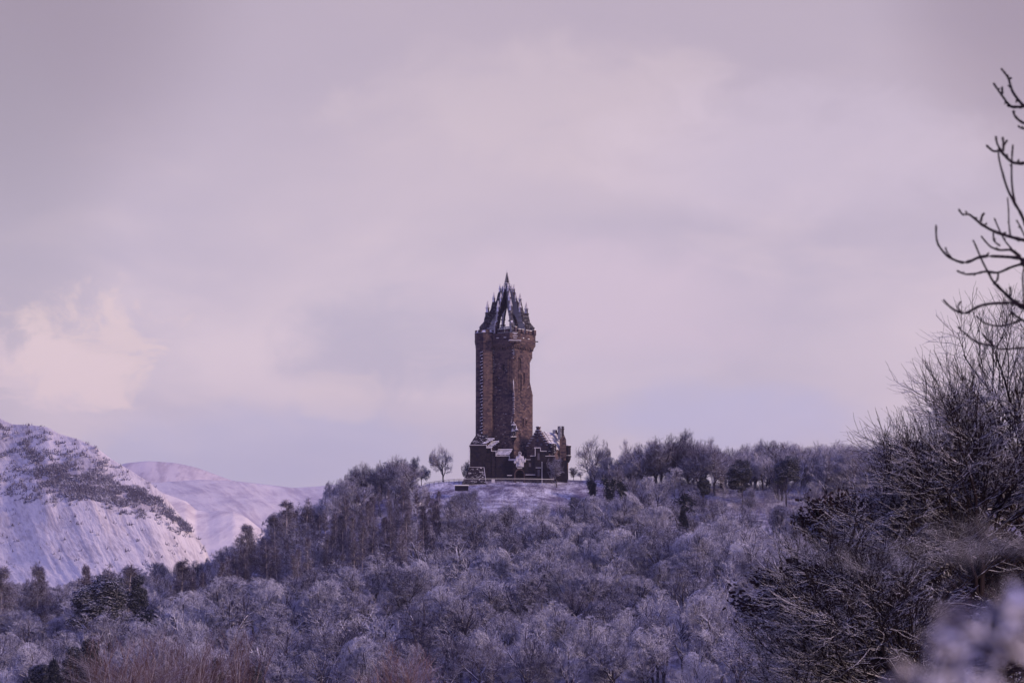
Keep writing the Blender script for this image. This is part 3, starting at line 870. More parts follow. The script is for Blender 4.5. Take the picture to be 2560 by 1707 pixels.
    tm.each('turret_merlon', 'sandstone', T)
    # corbels
    cb = MB()
    for side in range(4):
        n_ = (-E2, E1, E2, -E1)[side]; u_ = (E1, E2, -E1, -E2)[side]
        for i in range(11):
            a_ = -half + .5 + i * (2 * half - 1.0) / 10; c = TC + n_ * (half + .22) + u_ * a_
            cb.obox((c[0], c[1], zt(872.5)), .17, .24, .62, u_, n_)
    cb.each('corbel', 'sandstone', par)
    sp = MB()
    for (a_, side) in ((-3.2, 0), (-.2, 0), (2.6, 0), (4.9, 0), (-4.6, 1), (-1.6, 1), (1.5, 1)):
        n_, u_ = (-E2, E1) if side == 0 else (E1, E2)
        c = TC + n_ * (hp + .18) + u_ * a_; sp.obox((c[0], c[1], zt(849.5)), .34, .22, .11, u_, n_)
    sp.each('snowy_ledge', 'snow', par)
    for c, dn in ((tc - E1 * (tr + .5), E1), (TC + E1 * hp * .96 + E2 * hp * .96, (E1 + E2) * .707)):
        g = MB(); g.obox((c[0] + dn[0] * .3, c[1] + dn[1] * .3, zt(852.5)), .75, .14, .16, dn, np.cross(UZ, dn)); g.build('waterspout', 'dark_stone', T)
    # front corner bay with snow slab
    b = MB(); c = TC + (hp - .2) * E1 - (hp - .2) * E2; nf = nrm((E1 - E2)[None])[0]; uf = np.cross(nf, UZ)
    for r0, r1, w_, d_ in ((864, 859.5, 1.5, .35), (859.4, 840, 1.75, .62)):
        b.obox((*(c + nf * .0)[:2], (zt(r0) + zt(r1)) / 2), w_, d_ + .3, (zt(r1) - zt(r0)) / 2, uf, nf)
    bay = b.build('corner_bay', 'sandstone', T)
    b = MB()
    b.obox((*(c + nf * .35)[:2], zt(858.8)), 1.95, .75, .12, uf, nf)
    for r_, w_ in ((853, .55), (848, .75), (843, .5), (840, .9)): b.obox((*(c + nf * .55)[:2], zt(r_)), w_, .5, .10, uf, nf)
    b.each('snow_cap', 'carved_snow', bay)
    for (sa, sb) in ((1, -1),):
        m = MB(); cc = TC + (half - .05) * (E1 - E2); pinnacle(m, (cc[0] + .05, cc[1] - .05), zt(893), zt(874), .42, 4); m.build('niche_pinnacle', 'crown_stone', T)

    # ---- the crown
    CC = at(1267.3, 830, YT); CC = np.array([CC[0], YT + .0, 0])
    outer = [(70, 838), (70, 820), (68, 816), (64, 811), (58.5, 807), (58, 798), (55.5, 793), (55, 784), (46, 782.5), (41.5, 775), (39, 763), (37.5, 757), (29.5, 756), (26.5, 750), (24, 738), (22, 731), (14.5, 730), (12, 722), (8, 714), (0, 711)]
    inner = [(0, 765), (6, 768), (12, 774), (20, 781), (28, 788), (36, 797), (41, 807), (45, 820), (46, 838)]
    for k in range(8):
        corner = k % 2 == 0
        ang = R(11.5 + 45 * k) ; d = np.array([math.sin(ang), -math.cos(ang), 0]); w = np.array([d[1], -d[0], 0]) * -1
        sc_ = 1.0 if corner else 0.80
        th = 0.72 if corner else 0.58
        mb = MB(); poly = [(r * M * sc_, zt(y)) for r, y in outer] + [(r * M * sc_, zt(y)) for r, y in inner]
        # split the concave outline into quads between outer and inner curves
        O = [(r * M * sc_, zt(y)) for r, y in outer]; I = [(r * M * sc_, zt(y)) for r, y in inner[::-1]]

        def resamp(L, n):
            L = np.array(L); s = np.r_[0, np.cumsum(np.linalg.norm(np.diff(L, axis=0), axis=1))]
            tt = np.linspace(0, s[-1], n); return np.stack([np.interp(tt, s, L[:, 0]), np.interp(tt, s, L[:, 1])], 1)
        n = 46; Oa = resamp(O, n); Ia = resamp(I, n)
        rings = []
        for i in range(n):
            tt = th * (1.0 - 0.50 * i / n)
            rg = []
            for (p, s) in ((Oa[i], -1), (Oa[i], 1), (Ia[i], 1), (Ia[i], -1)):
                q = CC + d * p[0] + w * s * tt / 2; rg.append((q[0], q[1], p[1]))
            rings.append(rg)
        mb.loft(rings)
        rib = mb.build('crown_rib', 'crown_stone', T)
        # moulded bands
        bd = MB()
        for rr, yy, hw, hd in ((53, 807.5, .80, .95), (51, 793, .74, .62), (49.5, 783.5, .70, .74), (33, 757, .55, .55), (17.5, 731, .42, .42), (66, 819, .85, .5)):
            q = CC + d * rr * M * sc_; bd.obox((q[0], q[1], zt(yy)), hd * (1 if corner else .85), hw * (1 if corner else .85), .13, d, w)
        bd.each('moulding', 'crown_stone', rib)
        for rr, y0, y1, pw in ((49.5, 783, 753, .92), (33.5, 757, 731, .78), (17.8, 731, 710, .62)):
            q = CC + d * rr * M * sc_; m = MB(); yo = 0 if corner else 2.0
            pinnacle(m, q, zt(y0), zt(y1 + yo), pw * (1 if corner else .9)); m.build('pinnacle', 'pinnacle_stone', rib)
    sp = MB(); sp.loft([ring_n(CC, .95, zt(745)), ring_n(CC, .72, zt(738)), ring_n(CC, .70, zt(712)), ring_n(CC, .95, zt(711)), ring_n(CC, .95, zt(709.5)), ring_n(CC, .62, zt(708)), ring_n(CC, .07, zt(683))])
    for i in range(9):
        f = (i + .5) / 9; r = .66 * (1 - f) + .12
        for q in range(8):
            a = q * math.pi / 4; sp.obox((CC[0] + r * math.cos(a), CC[1] + r * math.sin(a), zt(708 - 24 * f)), .10, .10, .12, (1, 0, 0), (0, 1, 0))
    sp.cone(CC, .22, .22, zt(683.5), zt(682), 6)
    spire = sp.build('central_spire', 'crown_stone', T)
    q = MB(); q.cone(CC, .045, .02, zt(683), zt(674), 5); q.build('needle', 'fence_metal', spire)
    for k in range(8):
        a = R(45 * k + 11.5); c = CC + 8.2 * M * np.array([math.sin(a), -math.cos(a), 0]); m = MB(); pinnacle(m, c, zt(731), zt(709 + (k % 2) * 4), .46, 4); m.build('pinnacle', 'pinnacle_stone', spire)
    # pierced inner balustrade
    bl = MB()
    for side in range(4):
        n_ = (-E2, E1, E2, -E1)[side]; u_ = (E1, E2, -E1, -E2)[side]
        c0 = np.array([CC[0], CC[1], 0]) + n_ * 4.7
        for zz, hh in ((zt(822.5), .11), (zt(829), .11)): bl.obox((c0[0], c0[1], zz), 4.6, .16, hh, u_, n_)
        for i in range(15):
            c = c0 + u_ * (-4.4 + i * 8.8 / 14); bl.obox((c[0], c[1], zt(826)), .12, .12, .50, u_, n_)
    bl.build('balustrade', 'crown_stone', T)
    return T


tower = build_tower()


def px_box(mb, x0, x1, r_top, r_bot, yf, depth):
    a = at(x0, 1100, yf)[0]; b = at(x1, 1100, yf)[0]
    mb.box(a, b, yf, yf + depth, at(x0, r_bot, yf)[2], at(x0, r_top, yf)[2])


def lean_roof(mb, x0, x1, x0b, x1b, r_eave, r_top, yf, depth, t=.25):
    """lean-to roof rising away from the camera, built of overlapping slabs that hold snow"""
    n = 5
    for i in range(n):
        f0 = i / n; f1 = (i + 1) / n
        xa = at(x0 + (x0b - x0) * f0, 1100, yf)[0]; xb = at(x1 + (x1b - x1) * f0, 1100, yf)[0]
        z0 = at(x0, r_eave, yf)[2]; z1 = at(x0, r_top, yf + depth)[2]
        za = z0 + (z1 - z0) * f0; ya = yf + depth * f0; yb = yf + depth * f1 + .15
        zb_ = z0 + (z1 - z0) * f1
        mb.add([(xa, ya - .1, za - .02), (xb, ya - .1, za - .02), (xb, yb, zb_ - .06), (xa, yb, zb_ - .06), (xa, ya - .1, za + t), (xb, ya - .1, za + t), (xb, yb, zb_ + t - .1), (xa, yb, zb_ + t - .1)],
               [(0, 3, 2, 1), (4, 5, 6, 7), (0, 1, 5, 4), (1, 2, 6, 5), (2, 3, 7, 6), (3, 0, 4, 7)])


def snow_strip(mb, x0, x1, r, yf, d=.7, t=.22):
    a = at(x0 - .6, 1100, yf)[0]; b = at(x1 + .6, 1100, yf)[0]; z = at(x0, r, yf)[2]
    mb.box(a, b, yf - .13, yf + d, z + .002, z + t)


def build_west_range():
    yf = 887.5
    T = empty('stepped_annexe', at(1230, 1206, yf), 'low dark stone wing with stepped snowy lean-to roofs at the left foot of the tower', 'building')
    w = MB()
    px_box(w, 1175, 1217, 1113, 1212, yf, 14); px_box(w, 1217.1, 1229, 1120, 1212, yf + .4, 8); px_box(w, 1229.1, 1240, 1128, 1212, yf + .2, 7.5)
    px_box(w, 1240.1, 1273, 1140, 1212, yf, 6.5); px_box(w, 1273.1, 1291, 1150, 1212, yf - .3, 5.5)
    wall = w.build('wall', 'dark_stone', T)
    s = MB()
    snow_strip(s, 1174.5, 1217, 1113, yf, .6, .16); snow_strip(s, 1217, 1229, 1120, yf + .4, .6, .2); snow_strip(s, 1229, 1241, 1128, yf + .2, 1.0, .2)
    snow_strip(s, 1239, 1273.5, 1140, yf, .5, .2); snow_strip(s, 1272, 1291, 1151, yf - .3, 1.2, .5)
    x = at(1175, 1, yf)[0]; s.box(x - .10, x + .06, yf - .06, yf + .2, at(1175, 1160, yf)[2], at(1175, 1113, yf)[2])
    for a, r0, r1 in ((1217, 1120, 1113), (1229, 1128, 1120), (1240, 1140, 1128), (1273, 1151, 1140)):
        x = at(a, 1, yf)[0]; s.box(x - .02, x + .16, yf - .36, yf + .2, at(a, r0, yf)[2], at(a, r1, yf)[2])
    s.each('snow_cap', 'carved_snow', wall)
    # roof of the tall block : splayed up to the stair turret
    xl = at(1175, 1, yf)[0]; xi = at(1193, 1, 897)[0]; xr = at(1217, 1, yf)[0]
    ze = at(1175, 1112.5, yf)[2]; zi = at(1193, 1088, 897)[2]
    b = MB(); b.add([(xl, yf + .3, ze), (xr, yf + .3, ze), (xr, yf + 14, ze), (xl, yf + 14, ze), (xi, 893, zi), (at(1222, 1, 893)[0], 893, zi), (at(1222, 1, 901)[0], 900, zi), (xi, 900, zi)],
                    [(0, 3, 2, 1), (4, 5, 6, 7), (0, 1, 5, 4), (1, 2, 6, 5), (2, 3, 7, 6), (3, 0, 4, 7)])
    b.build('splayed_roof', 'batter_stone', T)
    rf = MB(); lean_roof(rf, 1206, 1217, 1222, 1241, 1110, 1096, yf + .5, 4.6); lean_roof(rf, 1217.5, 1231, 1231, 1252, 1119, 1103, yf + .6, 4.8); lean_roof(rf, 1240, 1274, 1246, 1283, 1138, 1123, yf + .3, 5.0)
    rf.build('lean_to_roof', 'snowy_slate', T)
    # dark joints between the snowy slabs
    jt = MB()
    for x0, x1, x0b, x1b, re, rt, yy, dd in ((1240, 1274, 1246, 1283, 1138, 1123, yf + .3, 5.0), (1206, 1217, 1222, 1241, 1110, 1096, yf + .5, 4.6), (1217.5, 1231, 1231, 1252, 1119, 1103, yf + .6, 4.8)):
        for i in range(5):
            f = i / 5; xa = at(x0 + (x0b - x0) * f, 1100, yy)[0]; xb = at(x1 + (x1b - x1) * f, 1100, yy)[0]
            z0 = at(x0, re, yy)[2]; z1 = at(x0, rt, yy + dd)[2]; z = z0 + (z1 - z0) * f; y = yy + dd * f - .16
            jt.box(xa, xb, y, y + .1, z - .12, z + .17)
    jt.build('slate_edge', 'slate_roof', T)
    # battered plinth, snow speckled
    p = MB(); x0 = at(1157, 1, yf - 4)[0]; x1 = at(1216, 1, yf - 4)[0]; z0 = TC[2] - 1.2
    x0t = at(1175.5, 1, yf)[0] ; x1t = at(1211, 1, yf)[0]; z1 = at(1175, 1168, yf)[2]
    p.add([(x0, yf - 4, z0), (x1, yf - 4, z0), (x1, yf + 8, z0), (x0, yf + 8, z0), (x0t, yf - .15, z1), (x1t, yf - .15, z1), (x1t, yf + 8, z1), (x0t, yf + 8, z1)],
          [(0, 3, 2, 1), (4, 5, 6, 7), (0, 1, 5, 4), (1, 2, 6, 5), (2, 3, 7, 6), (3, 0, 4, 7)])
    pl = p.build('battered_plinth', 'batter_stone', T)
    e = MB(); A = np.array([x1, yf - 4, z0]); B = np.array([x1t, yf - .15, z1]); d = B - A; L = np.linalg.norm(d); d /= L
    e.obox((A + B) / 2 + np.array([0.05, -.05, 0]), .08, .08, L / 2, (1, 0, 0), np.cross(d, (1, 0, 0)), d)
    e.obox(((x0t + x1t) / 2, yf - .2, z1 + .06), (x1t - x0t) / 2, .15, .05, (1, 0, 0), (0, 1, 0)); e.build('snow_edge', 'carved_snow', pl)
    return T


build_west_range()


def build_gate():
    yf = 885.6
    T = empty('entrance_wall', at(1320, 1206, yf), 'dark stone entrance wall with pointed archway and stepped snowy coping between tower and lodge', 'building')
    w = MB()
    # wall around the arch
    zg = TC[2] - 1
    zz = lambda r: at(1300, r, yf)[2]
    X = lambda p: at(p, 1, yf)[0]
    cx = 1298.5; rad = 9.5; spring = 1186
    px_box(w, 1283, cx - rad, 1157, 1212, yf, 2.2); px_box(w, cx + rad, 1318, 1157, 1212, yf, 2.2)
    arch = [(X(cx - rad), zz(1157)), ] ; N = 10
    for i in range(N):
        a0 = math.pi - math.pi * i / N; a1 = math.pi - math.pi * (i + 1) / N
        p = [(X(cx + rad * math.cos(a)), zz(spring - 1.15 * rad * math.sin(a))) for a in (a0, a1)]
        t0 = (p[0][0], zz(1157)); t1 = (p[1][0], zz(1157))
        w.loft([[(q[0], y, q[1]) for q in (p[0], p[1], t1, t0)] for y in (yf, yf + 2.2)])
    px_box(w, 1318.1, 1327, 1148, 1212, yf + .1, 6); px_box(w, 1327.1, 1337, 1140, 1212, yf + .1, 6); px_box(w, 1337.1, 1350, 1120, 1212, yf - .3, 6)
    px_box(w, 1350.1, 1365, 1128, 1212, yf + .1, 6); px_box(w, 1365.1, 1387, 1140, 1212, yf, 6); px_box(w, 1387.1, 1418.5, 1150, 1212, yf + 1, 8)
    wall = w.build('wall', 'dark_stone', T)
    s = MB()
    snow_strip(s, 1313, 1326, 1149, yf + .1, .6, .14); snow_strip(s, 1326, 1337, 1140, yf + .1, .6, .18); snow_strip(s, 1336, 1350.5, 1120, yf - .3, 1.2, .24)
    snow_strip(s, 1350, 1366, 1128, yf + .1, .9, .18); snow_strip(s, 1364, 1387, 1140, yf, .6, .16); snow_strip(s, 1387, 1396, 1150.5, yf + 1, .8, .2)
    for a, r0, r1 in ((1337, 1140, 1120), (1350, 1128, 1120)):
        x = at(a, 1, yf)[0]; s.box(x - .12, x + .08, yf - .38, yf - .1, at(a, r0, yf)[2], at(a, r1, yf)[2])
    for x0, x1, r in ((1338, 1351, 1169), (1313, 1337, 1186.5), (1268, 1280, 1188), (1293, 1305, 1169.8)):
        a = X(x0); b = X(x1); s.box(a, b, yf - .45, yf - .02, zz(r) - .10, zz(r) + .10)
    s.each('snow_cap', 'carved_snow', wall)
    for k, (rr, dd, c_) in enumerate(((12.6, .34, 'sandstone'), (10.6, .18, 'dark_stone'))):
        m = MB()
        for i in range(12):
            a0 = math.pi * i / 12; a1 = math.pi * (i + 1) / 12; ri = rr - 1.9
            P = [(X(cx + r * math.cos(a)), zz(spring - 1.15 * r * math.sin(a))) for r, a in ((rr, a0), (rr, a1), (ri, a1), (ri, a0))]
            m.loft([[(q[0], y, q[1]) for q in P] for y in (yf - dd, yf - .003)])
        for sd in (-1, 1):
            m.box(*sorted((X(cx + sd * rr), X(cx + sd * (rr - 1.9)))), yf - dd, yf - .003, zg, zz(spring))
        m.build('arch_moulding', c_, T)
    d = MB(); d.box(X(cx - rad), X(cx + rad), yf + 1.5, yf + 1.7, zg, zz(spring - 10.5)); d.build('door', 'door_wood', T)
    for (x0, x1, r0, r1) in ((1343, 1347.6, 1133, 1149), (1343, 1347.6, 1174, 1190), (1322, 1326, 1158, 1166), (1371, 1374, 1160, 1172)):
        y = yf - .33 if x0 in (1343,) else (yf + .07 if x0 < 1340 else yf - .03)
        f = MB(); f.box(X(x0 - .9), X(x1 + .9), y - .12, y, zz(r1) - .12, zz(r1)); f.box(X(x0 - .9), X(x1 + .9), y - .12, y, zz(r0), zz(r0) + .12)
        f.box(X(x0 - .9), X(x0), y - .12, y, zz(r1), zz(r0)); f.box(X(x1), X(x1 + .9), y - .12, y, zz(r1), zz(r0))
        fr = f.build('window', 'sandstone', T); g = MB(); g.box(X(x0), X(x1), y - .05, y - .01, zz(r1), zz(r0)); g.build('pane', 'window_glass', fr)
    # carved achievement above the arch
    c = MB(); yc = yf - .45; U = (1, 0, 0); W = (0, 1, 0)
    CR = T
    def blobx(px_, r, hw, hh, d=.22): c.cone((0, 0), 1, 1, 0, 0.001, 3) if False else c.loft([[(X(px_) + hw * M * s * math.cos(a), yc + dd, zz(r) + hh * M * s * math.sin(a)) for a in np.linspace(0, 2 * math.pi, 10, endpoint=False)] for s, dd in ((1, .3), (.92, .05), (.55, -d))])
    blobx(1299, 1145, 8.5, 4.5); blobx(1292, 1150, 4, 8); blobx(1306, 1150, 4, 8); blobx(1299, 1155, 5.5, 8, .34); blobx(1287, 1155, 3, 4.5); blobx(1311, 1152, 3, 4.5)
    blobx(1313, 1147, 1.5, 2); blobx(1299, 1163, 8, 3); blobx(1299, 1140, 4.5, 3.0)
    for i in range(10):
        a = R(-60 + 300 * i / 9 + 0); blobx(1299 + 3.6 * math.sin(a), 1133.5 - 3.8 * math.cos(a), 1.2, 1.2, .1)
    blobx(1299, 1135, 1.0, 3.4, .1); c.box(X(1290), X(1309), yc + .1, yf - .02, zz(1167), zz(1140))
    c.build('coat_of_arms', 'carved_snow', T)
    return T


build_gate()


def build_lodge():
    L = 11.4; Wd = 8.2
    near = at(1372, 1206, 889.5); near = np.array([near[0], 889.5, TC[2]])
    T = empty('gabled_lodge', near, 'crow-stepped stone lodge with snowy pitched roof and round chimney right of the tower', 'building')
    P = lambda a, b, z: tuple(near + a * -E1 + b * E2 + UZ * (z - near[2]))   # a: back along the gable face, b: along the long side
    za = lambda r, Y=892: at(1345, r, Y)[2]
    zb = near[2] - 1; ze = za(1123); zr = za(1079)
    w = MB()
    w.loft([[P(0, b, zb), P(Wd, b, zb), P(Wd, b, ze), P(Wd / 2, b, zr - .2), P(0, b, ze)] for b in (0, L)])
    wall = w.build('wall', 'sandstone', T)
    # dark lower storey in front of it
    cs = MB(); n = 7
    for b in (0, L - .6):
        for s in (-1, 1):
            for i in range(n):
                f = (i + .5) / n; a = Wd / 2 + s * (Wd / 2) * (1 - f); z = ze + (zr - ze) * f
                c = np.array(P(a, b + .28, z)); cs.obox(c + UZ * .18, Wd / 4 / n * 2.1, .40, .62, E1, E2)
    cs.each('crow_step_gable', 'sandstone', T)
    sn = MB()
    for b in (0, L - .6):
        for s in (-1, 1):
            for i in range(n):
                f = (i + .5) / n; a = Wd / 2 + s * (Wd / 2) * (1 - f); z = ze + (zr - ze) * f
                c = np.array(P(a, b + .28, z)); sn.obox(c + UZ * .88, Wd / 4 / n * 1.7, .44, .09, E1, E2)
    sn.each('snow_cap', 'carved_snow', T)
    for s in (0, 1):
        r = MB(); a0 = -.25 if s == 0 else Wd + .25
        e0 = np.array(P(a0, .75, ze - .1)); e1 = np.array(P(a0, L - .75, ze - .1)); r0 = np.array(P(Wd / 2, .75, zr)); r1 = np.array(P(Wd / 2, L - .75, zr))
        r.loft([[tuple(e0), tuple(e1), tuple(e1 + UZ * .22), tuple(e0 + UZ * .22)], [tuple(r0), tuple(r1), tuple(r1 + UZ * .22), tuple(r0 + UZ * .22)]])
        roof = r.build('roof', 'snowy_slate', T)
        if s == 0:
            g = MB()
            for i in range(1, 6):
                f = i / 6.0; A = e0 + (r0 - e0) * f + UZ * .23; B = e1 + (r1 - e1) * f + UZ * .23
                A = A + (B - A) * (0.0 if i % 2 else .35); g.obox((A + B) / 2, np.linalg.norm(B - A) / 2 * .95, .05, .035, nrm((B - A)[None])[0], np.cross(nrm((B - A)[None])[0], UZ))
            for b in (2.2, 3.6):
                A = np.array(P(-.2, b, ze + .12)); B = np.array(P(Wd / 2, b, zr + .22)); d = (B - A); l = np.linalg.norm(d); d /= l
                g.obox((A + B) / 2, l / 2, .09, .10, d, E2, np.cross(d, E2))
            g.build('slate_edge', 'slate_roof', roof)
    ch = MB(); c = np.array(P(Wd / 2, .35, zr)); ch.obox(c + UZ * .3, .48, .48, 1.1, E1, E2); ch.obox(c + UZ * 1.45, .6, .6, .12, E1, E2); ch1 = ch.build('chimney', 'sandstone', T)
    s_ = MB(); s_.obox(c + UZ * 1.64, .5, .5, .07, E1, E2); s_.each('snow_cap', 'snow', ch1)
    # round chimney at the far gable
    cc = at(1402.3, 1080, 897); cc = np.array([cc[0], 897., 0]); ch = MB(); z0 = za(1140, 897); z1 = za(1073, 897)
    ch.cone(cc, .95, .95, za(1098, 897), z1, 10); ch.cone(cc, 1.12, 1.12, z1, z1 + .2, 10)
    for i in range(6):
        a = i * math.pi / 3; ch.obox((cc[0] + .82 * math.cos(a), cc[1] + .82 * math.sin(a), z1 + .55), .2, .22, .4, (math.cos(a), math.sin(a), 0), (-math.sin(a), math.cos(a), 0))
    ch.obox((cc[0] - 1.9, cc[1] - .3, za(1079, 897)), .55, .5, .55, E1, E2)
    ch.build('round_chimney', 'crown_stone', T)
    # end gable wall to the right of the round chimney
    g = MB(); g.prism([(-1.1, za(1145, 895)), (1.0, za(1145, 895)), (.95, za(1100, 895)), (.25, za(1086, 895)), (-1.1, za(1100, 895))], (at(1405.5, 1, 894.5)[0], 894.5, 0), (1, 0, 0), (0, 1, 0), 1.2)
    g.build('end_gable', 'sandstone', T)
    # corner turret on corbels
    tcn = np.array([at(1418, 1, 895)[0], 895, 0.]); b = MB()
    b.loft([ring_n(tcn, .25, za(1156, 895)), ring_n(tcn, .75, za(1148, 895)), ring_n(tcn, .8, za(1143, 895)), ring_n(tcn, .98, za(1142, 895)), ring_n(tcn, .98, za(1139, 895)), ring_n(tcn, .82, za(1138.5, 895)), ring_n(tcn, .82, za(1118, 895)), ring_n(tcn, .95, za(1117, 895)), ring_n(tcn, .95, za(1114, 895))])
    bt = b.build('corner_turret', 'dark_stone', T); s_ = MB(); s_.cone(tcn, .95, .7, za(1114, 895) + .002, za(1112, 895), 8); s_.cone(tcn, 1.02, 1.0, za(1139, 895), za(1138, 895), 8); s_.each('snow_cap', 'snow', bt)
    tcn = np.array([at(1379, 1, 887.8)[0], 887.8, 0.]); b = MB(); zz = lambda r: za(r, 887.8)
    b.loft([ring_n(tcn, .4, zz(1139)), ring_n(tcn, 1.3, zz(1130)), ring_n(tcn, 1.3, zz(1112)), ring_n(tcn, 1.45, zz(1111.5)), ring_n(tcn, 1.45, zz(1109))])
    bt = b.build('corner_turret', 'batter_stone', T); s_ = MB(); s_.cone(tcn, 1.4, .9, zz(1109) + .002, zz(1107), 8); s_.each('snow_cap', 'snow', bt)
    for (a, r0, r1) in ((Wd / 2, 1096, 1104), (Wd / 2 - 1.4, 1108, 1114)):
        c = np.array(P(a, -.04, (za(r0) + za(r1)) / 2)); f = MB(); f.obox(c, .34, .06, (za(r0) - za(r1)) / 2, E1, E2); f.build('window', 'window_glass', T)
    return T


build_lodge()


def build_statue():
    c = TC + 5.4 * E1 - 5.4 * E2; y = c[1] - 0.75; x = at(1284, 1, y)[0]
    zf = at(1284, 1092, y)[2]
    T = empty('warrior_statue', (x, y, zf), 'snow-dusted bronze statue of a warrior raising a sword on the corner of the tower', 'statue')
    s = 4.9 / 1.85    # statue is about two and a half times life size
    J = {'pel': (0, 0, .98), 'chest': (0, -.02, 1.32), 'neck': (0, -.02, 1.52), 'head': (0, -.04, 1.66), 'top': (0, -.03, 1.80),
         'shl': (-.20, 0, 1.45), 'ell': (-.36, -.08, 1.32), 'wrl': (-.30, -.22, 1.62), 'shr': (.20, 0, 1.45), 'elr': (.32, -.02, 1.18), 'wrr': (.34, -.18, 1.00), 'har': (.35, -.22, .90),
         'hpl': (-.10, 0, .92), 'knl': (-.13, -.06, .50), 'anl': (-.15, .02, .08), 'fol': (-.17, -.16, .03), 'hpr': (.10, 0, .92), 'knr': (.13, -.03, .50), 'anr': (.15, .03, .08), 'for': (.18, -.15, .03), 'hal': (-.29, -.24, 1.70)}
    Rr = {'pel': .15, 'chest': .19, 'neck': .07, 'head': .10, 'top': .07, 'shl': .08, 'ell': .055, 'wrl': .04, 'hal': .045, 'shr': .08, 'elr': .055, 'wrr': .04, 'har': .045, 'hpl': .11, 'knl': .075, 'anl': .05, 'fol': .045, 'hpr': .11, 'knr': .075, 'anr': .05, 'for': .045}
    E = [('pel', 'chest'), ('chest', 'neck'), ('neck', 'head'), ('head', 'top'), ('chest', 'shl'), ('shl', 'ell'), ('ell', 'wrl'), ('wrl', 'hal'), ('chest', 'shr'), ('shr', 'elr'), ('elr', 'wrr'), ('wrr', 'har'),
         ('pel', 'hpl'), ('hpl', 'knl'), ('knl', 'anl'), ('anl', 'fol'), ('pel', 'hpr'), ('hpr', 'knr'), ('knr', 'anr'), ('anr', 'for')]
    names = list(J); me = bpy.data.meshes.new('body')
    me.from_pydata([tuple(q * s for q in J[n]) for n in names], [(names.index(a), names.index(b)) for a, b in E], []); me.update()
    o = bpy.data.objects.new('body', me); C.objects.link(o); o.parent = T; me.materials.append(MAT['statue_bronze'])
    m = o.modifiers.new('skin', 'SKIN'); o.modifiers.new('sub', 'SUBSURF').levels = 1; o.modifiers['sub'].render_levels = 1
    sk = me.skin_vertices[0].data if me.skin_vertices else None
    if sk is None:
        bpy.context.view_layer.objects.active = o
    for i, n in enumerate(names):
        me.skin_vertices[0].data[i].radius = (Rr[n] * s, Rr[n] * s); me.skin_vertices[0].data[i].use_root = n == 'pel'
    q = MB()   # tunic and cloak
    q.loft([[(x + r * s * math.cos(a) * 1.1, y + r * s * math.sin(a) * .8, zf + h * s) for a in np.linspace(0, 2 * math.pi, 12, endpoint=False)] for r, h in ((.27, .62), (.21, .95), (.22, 1.2), (.21, 1.42), (.10, 1.52))]); q.build('tunic', 'statue_bronze', T)
    q = MB(); q.prism([(-.27 * s, zf + .30 * s), (.30 * s, zf + .25 * s), (.22 * s, zf + 1.45 * s), (-.20 * s, zf + 1.45 * s)], (x, y + .20 * s, 0), (1, 0, 0), (0, 1, 0), .06 * s); q.build('cloak', 'statue_bronze', T)
    q = MB(); A = np.array([x - .29 * s, y - .24 * s, zf + 1.62 * s]); d = nrm(np.array([[.16, .1, 1.0]]))[0]; L = .80 * s
    q.obox(A + d * L / 2, .022 * s, .014 * s, L / 2, (1, 0, 0), (0, 1, 0), d); q.obox(A + d * .10 * s, .11 * s, .02 * s, .018 * s, (1, 0, 0), (0, 1, 0), d); q.build('sword', 'statue_bronze', T)
    q = MB(); q.loft([[(x + .36 * s + r * s * math.cos(a), y - .25 * s + dd * s, zf + .78 * s + r * s * math.sin(a)) for a in np.linspace(0, 2 * math.pi, 12, endpoint=False)] for r, dd in ((.20, .03), (.17, -.02), (.05, -.06))]); q.build('shield', 'statue_bronze', T)
    q = MB(); q.box(x - .95, x + .95, y - .8, y + 1.0, zf - .32, zf - .06); q.box(x - .7, x + .7, y - .5, y + 1.0, zf - .8, zf - .322); q.cone((x, y + .2), .15, .6, zf - 1.5, zf - .81, 8); q.build('bracket', 'dark_stone', T)
    q = MB(); q.box(x - .93, x + .93, y - .78, y + .9, zf - .058, zf + .10); q.each('snow_cap', 'snow', T)


build_statue()


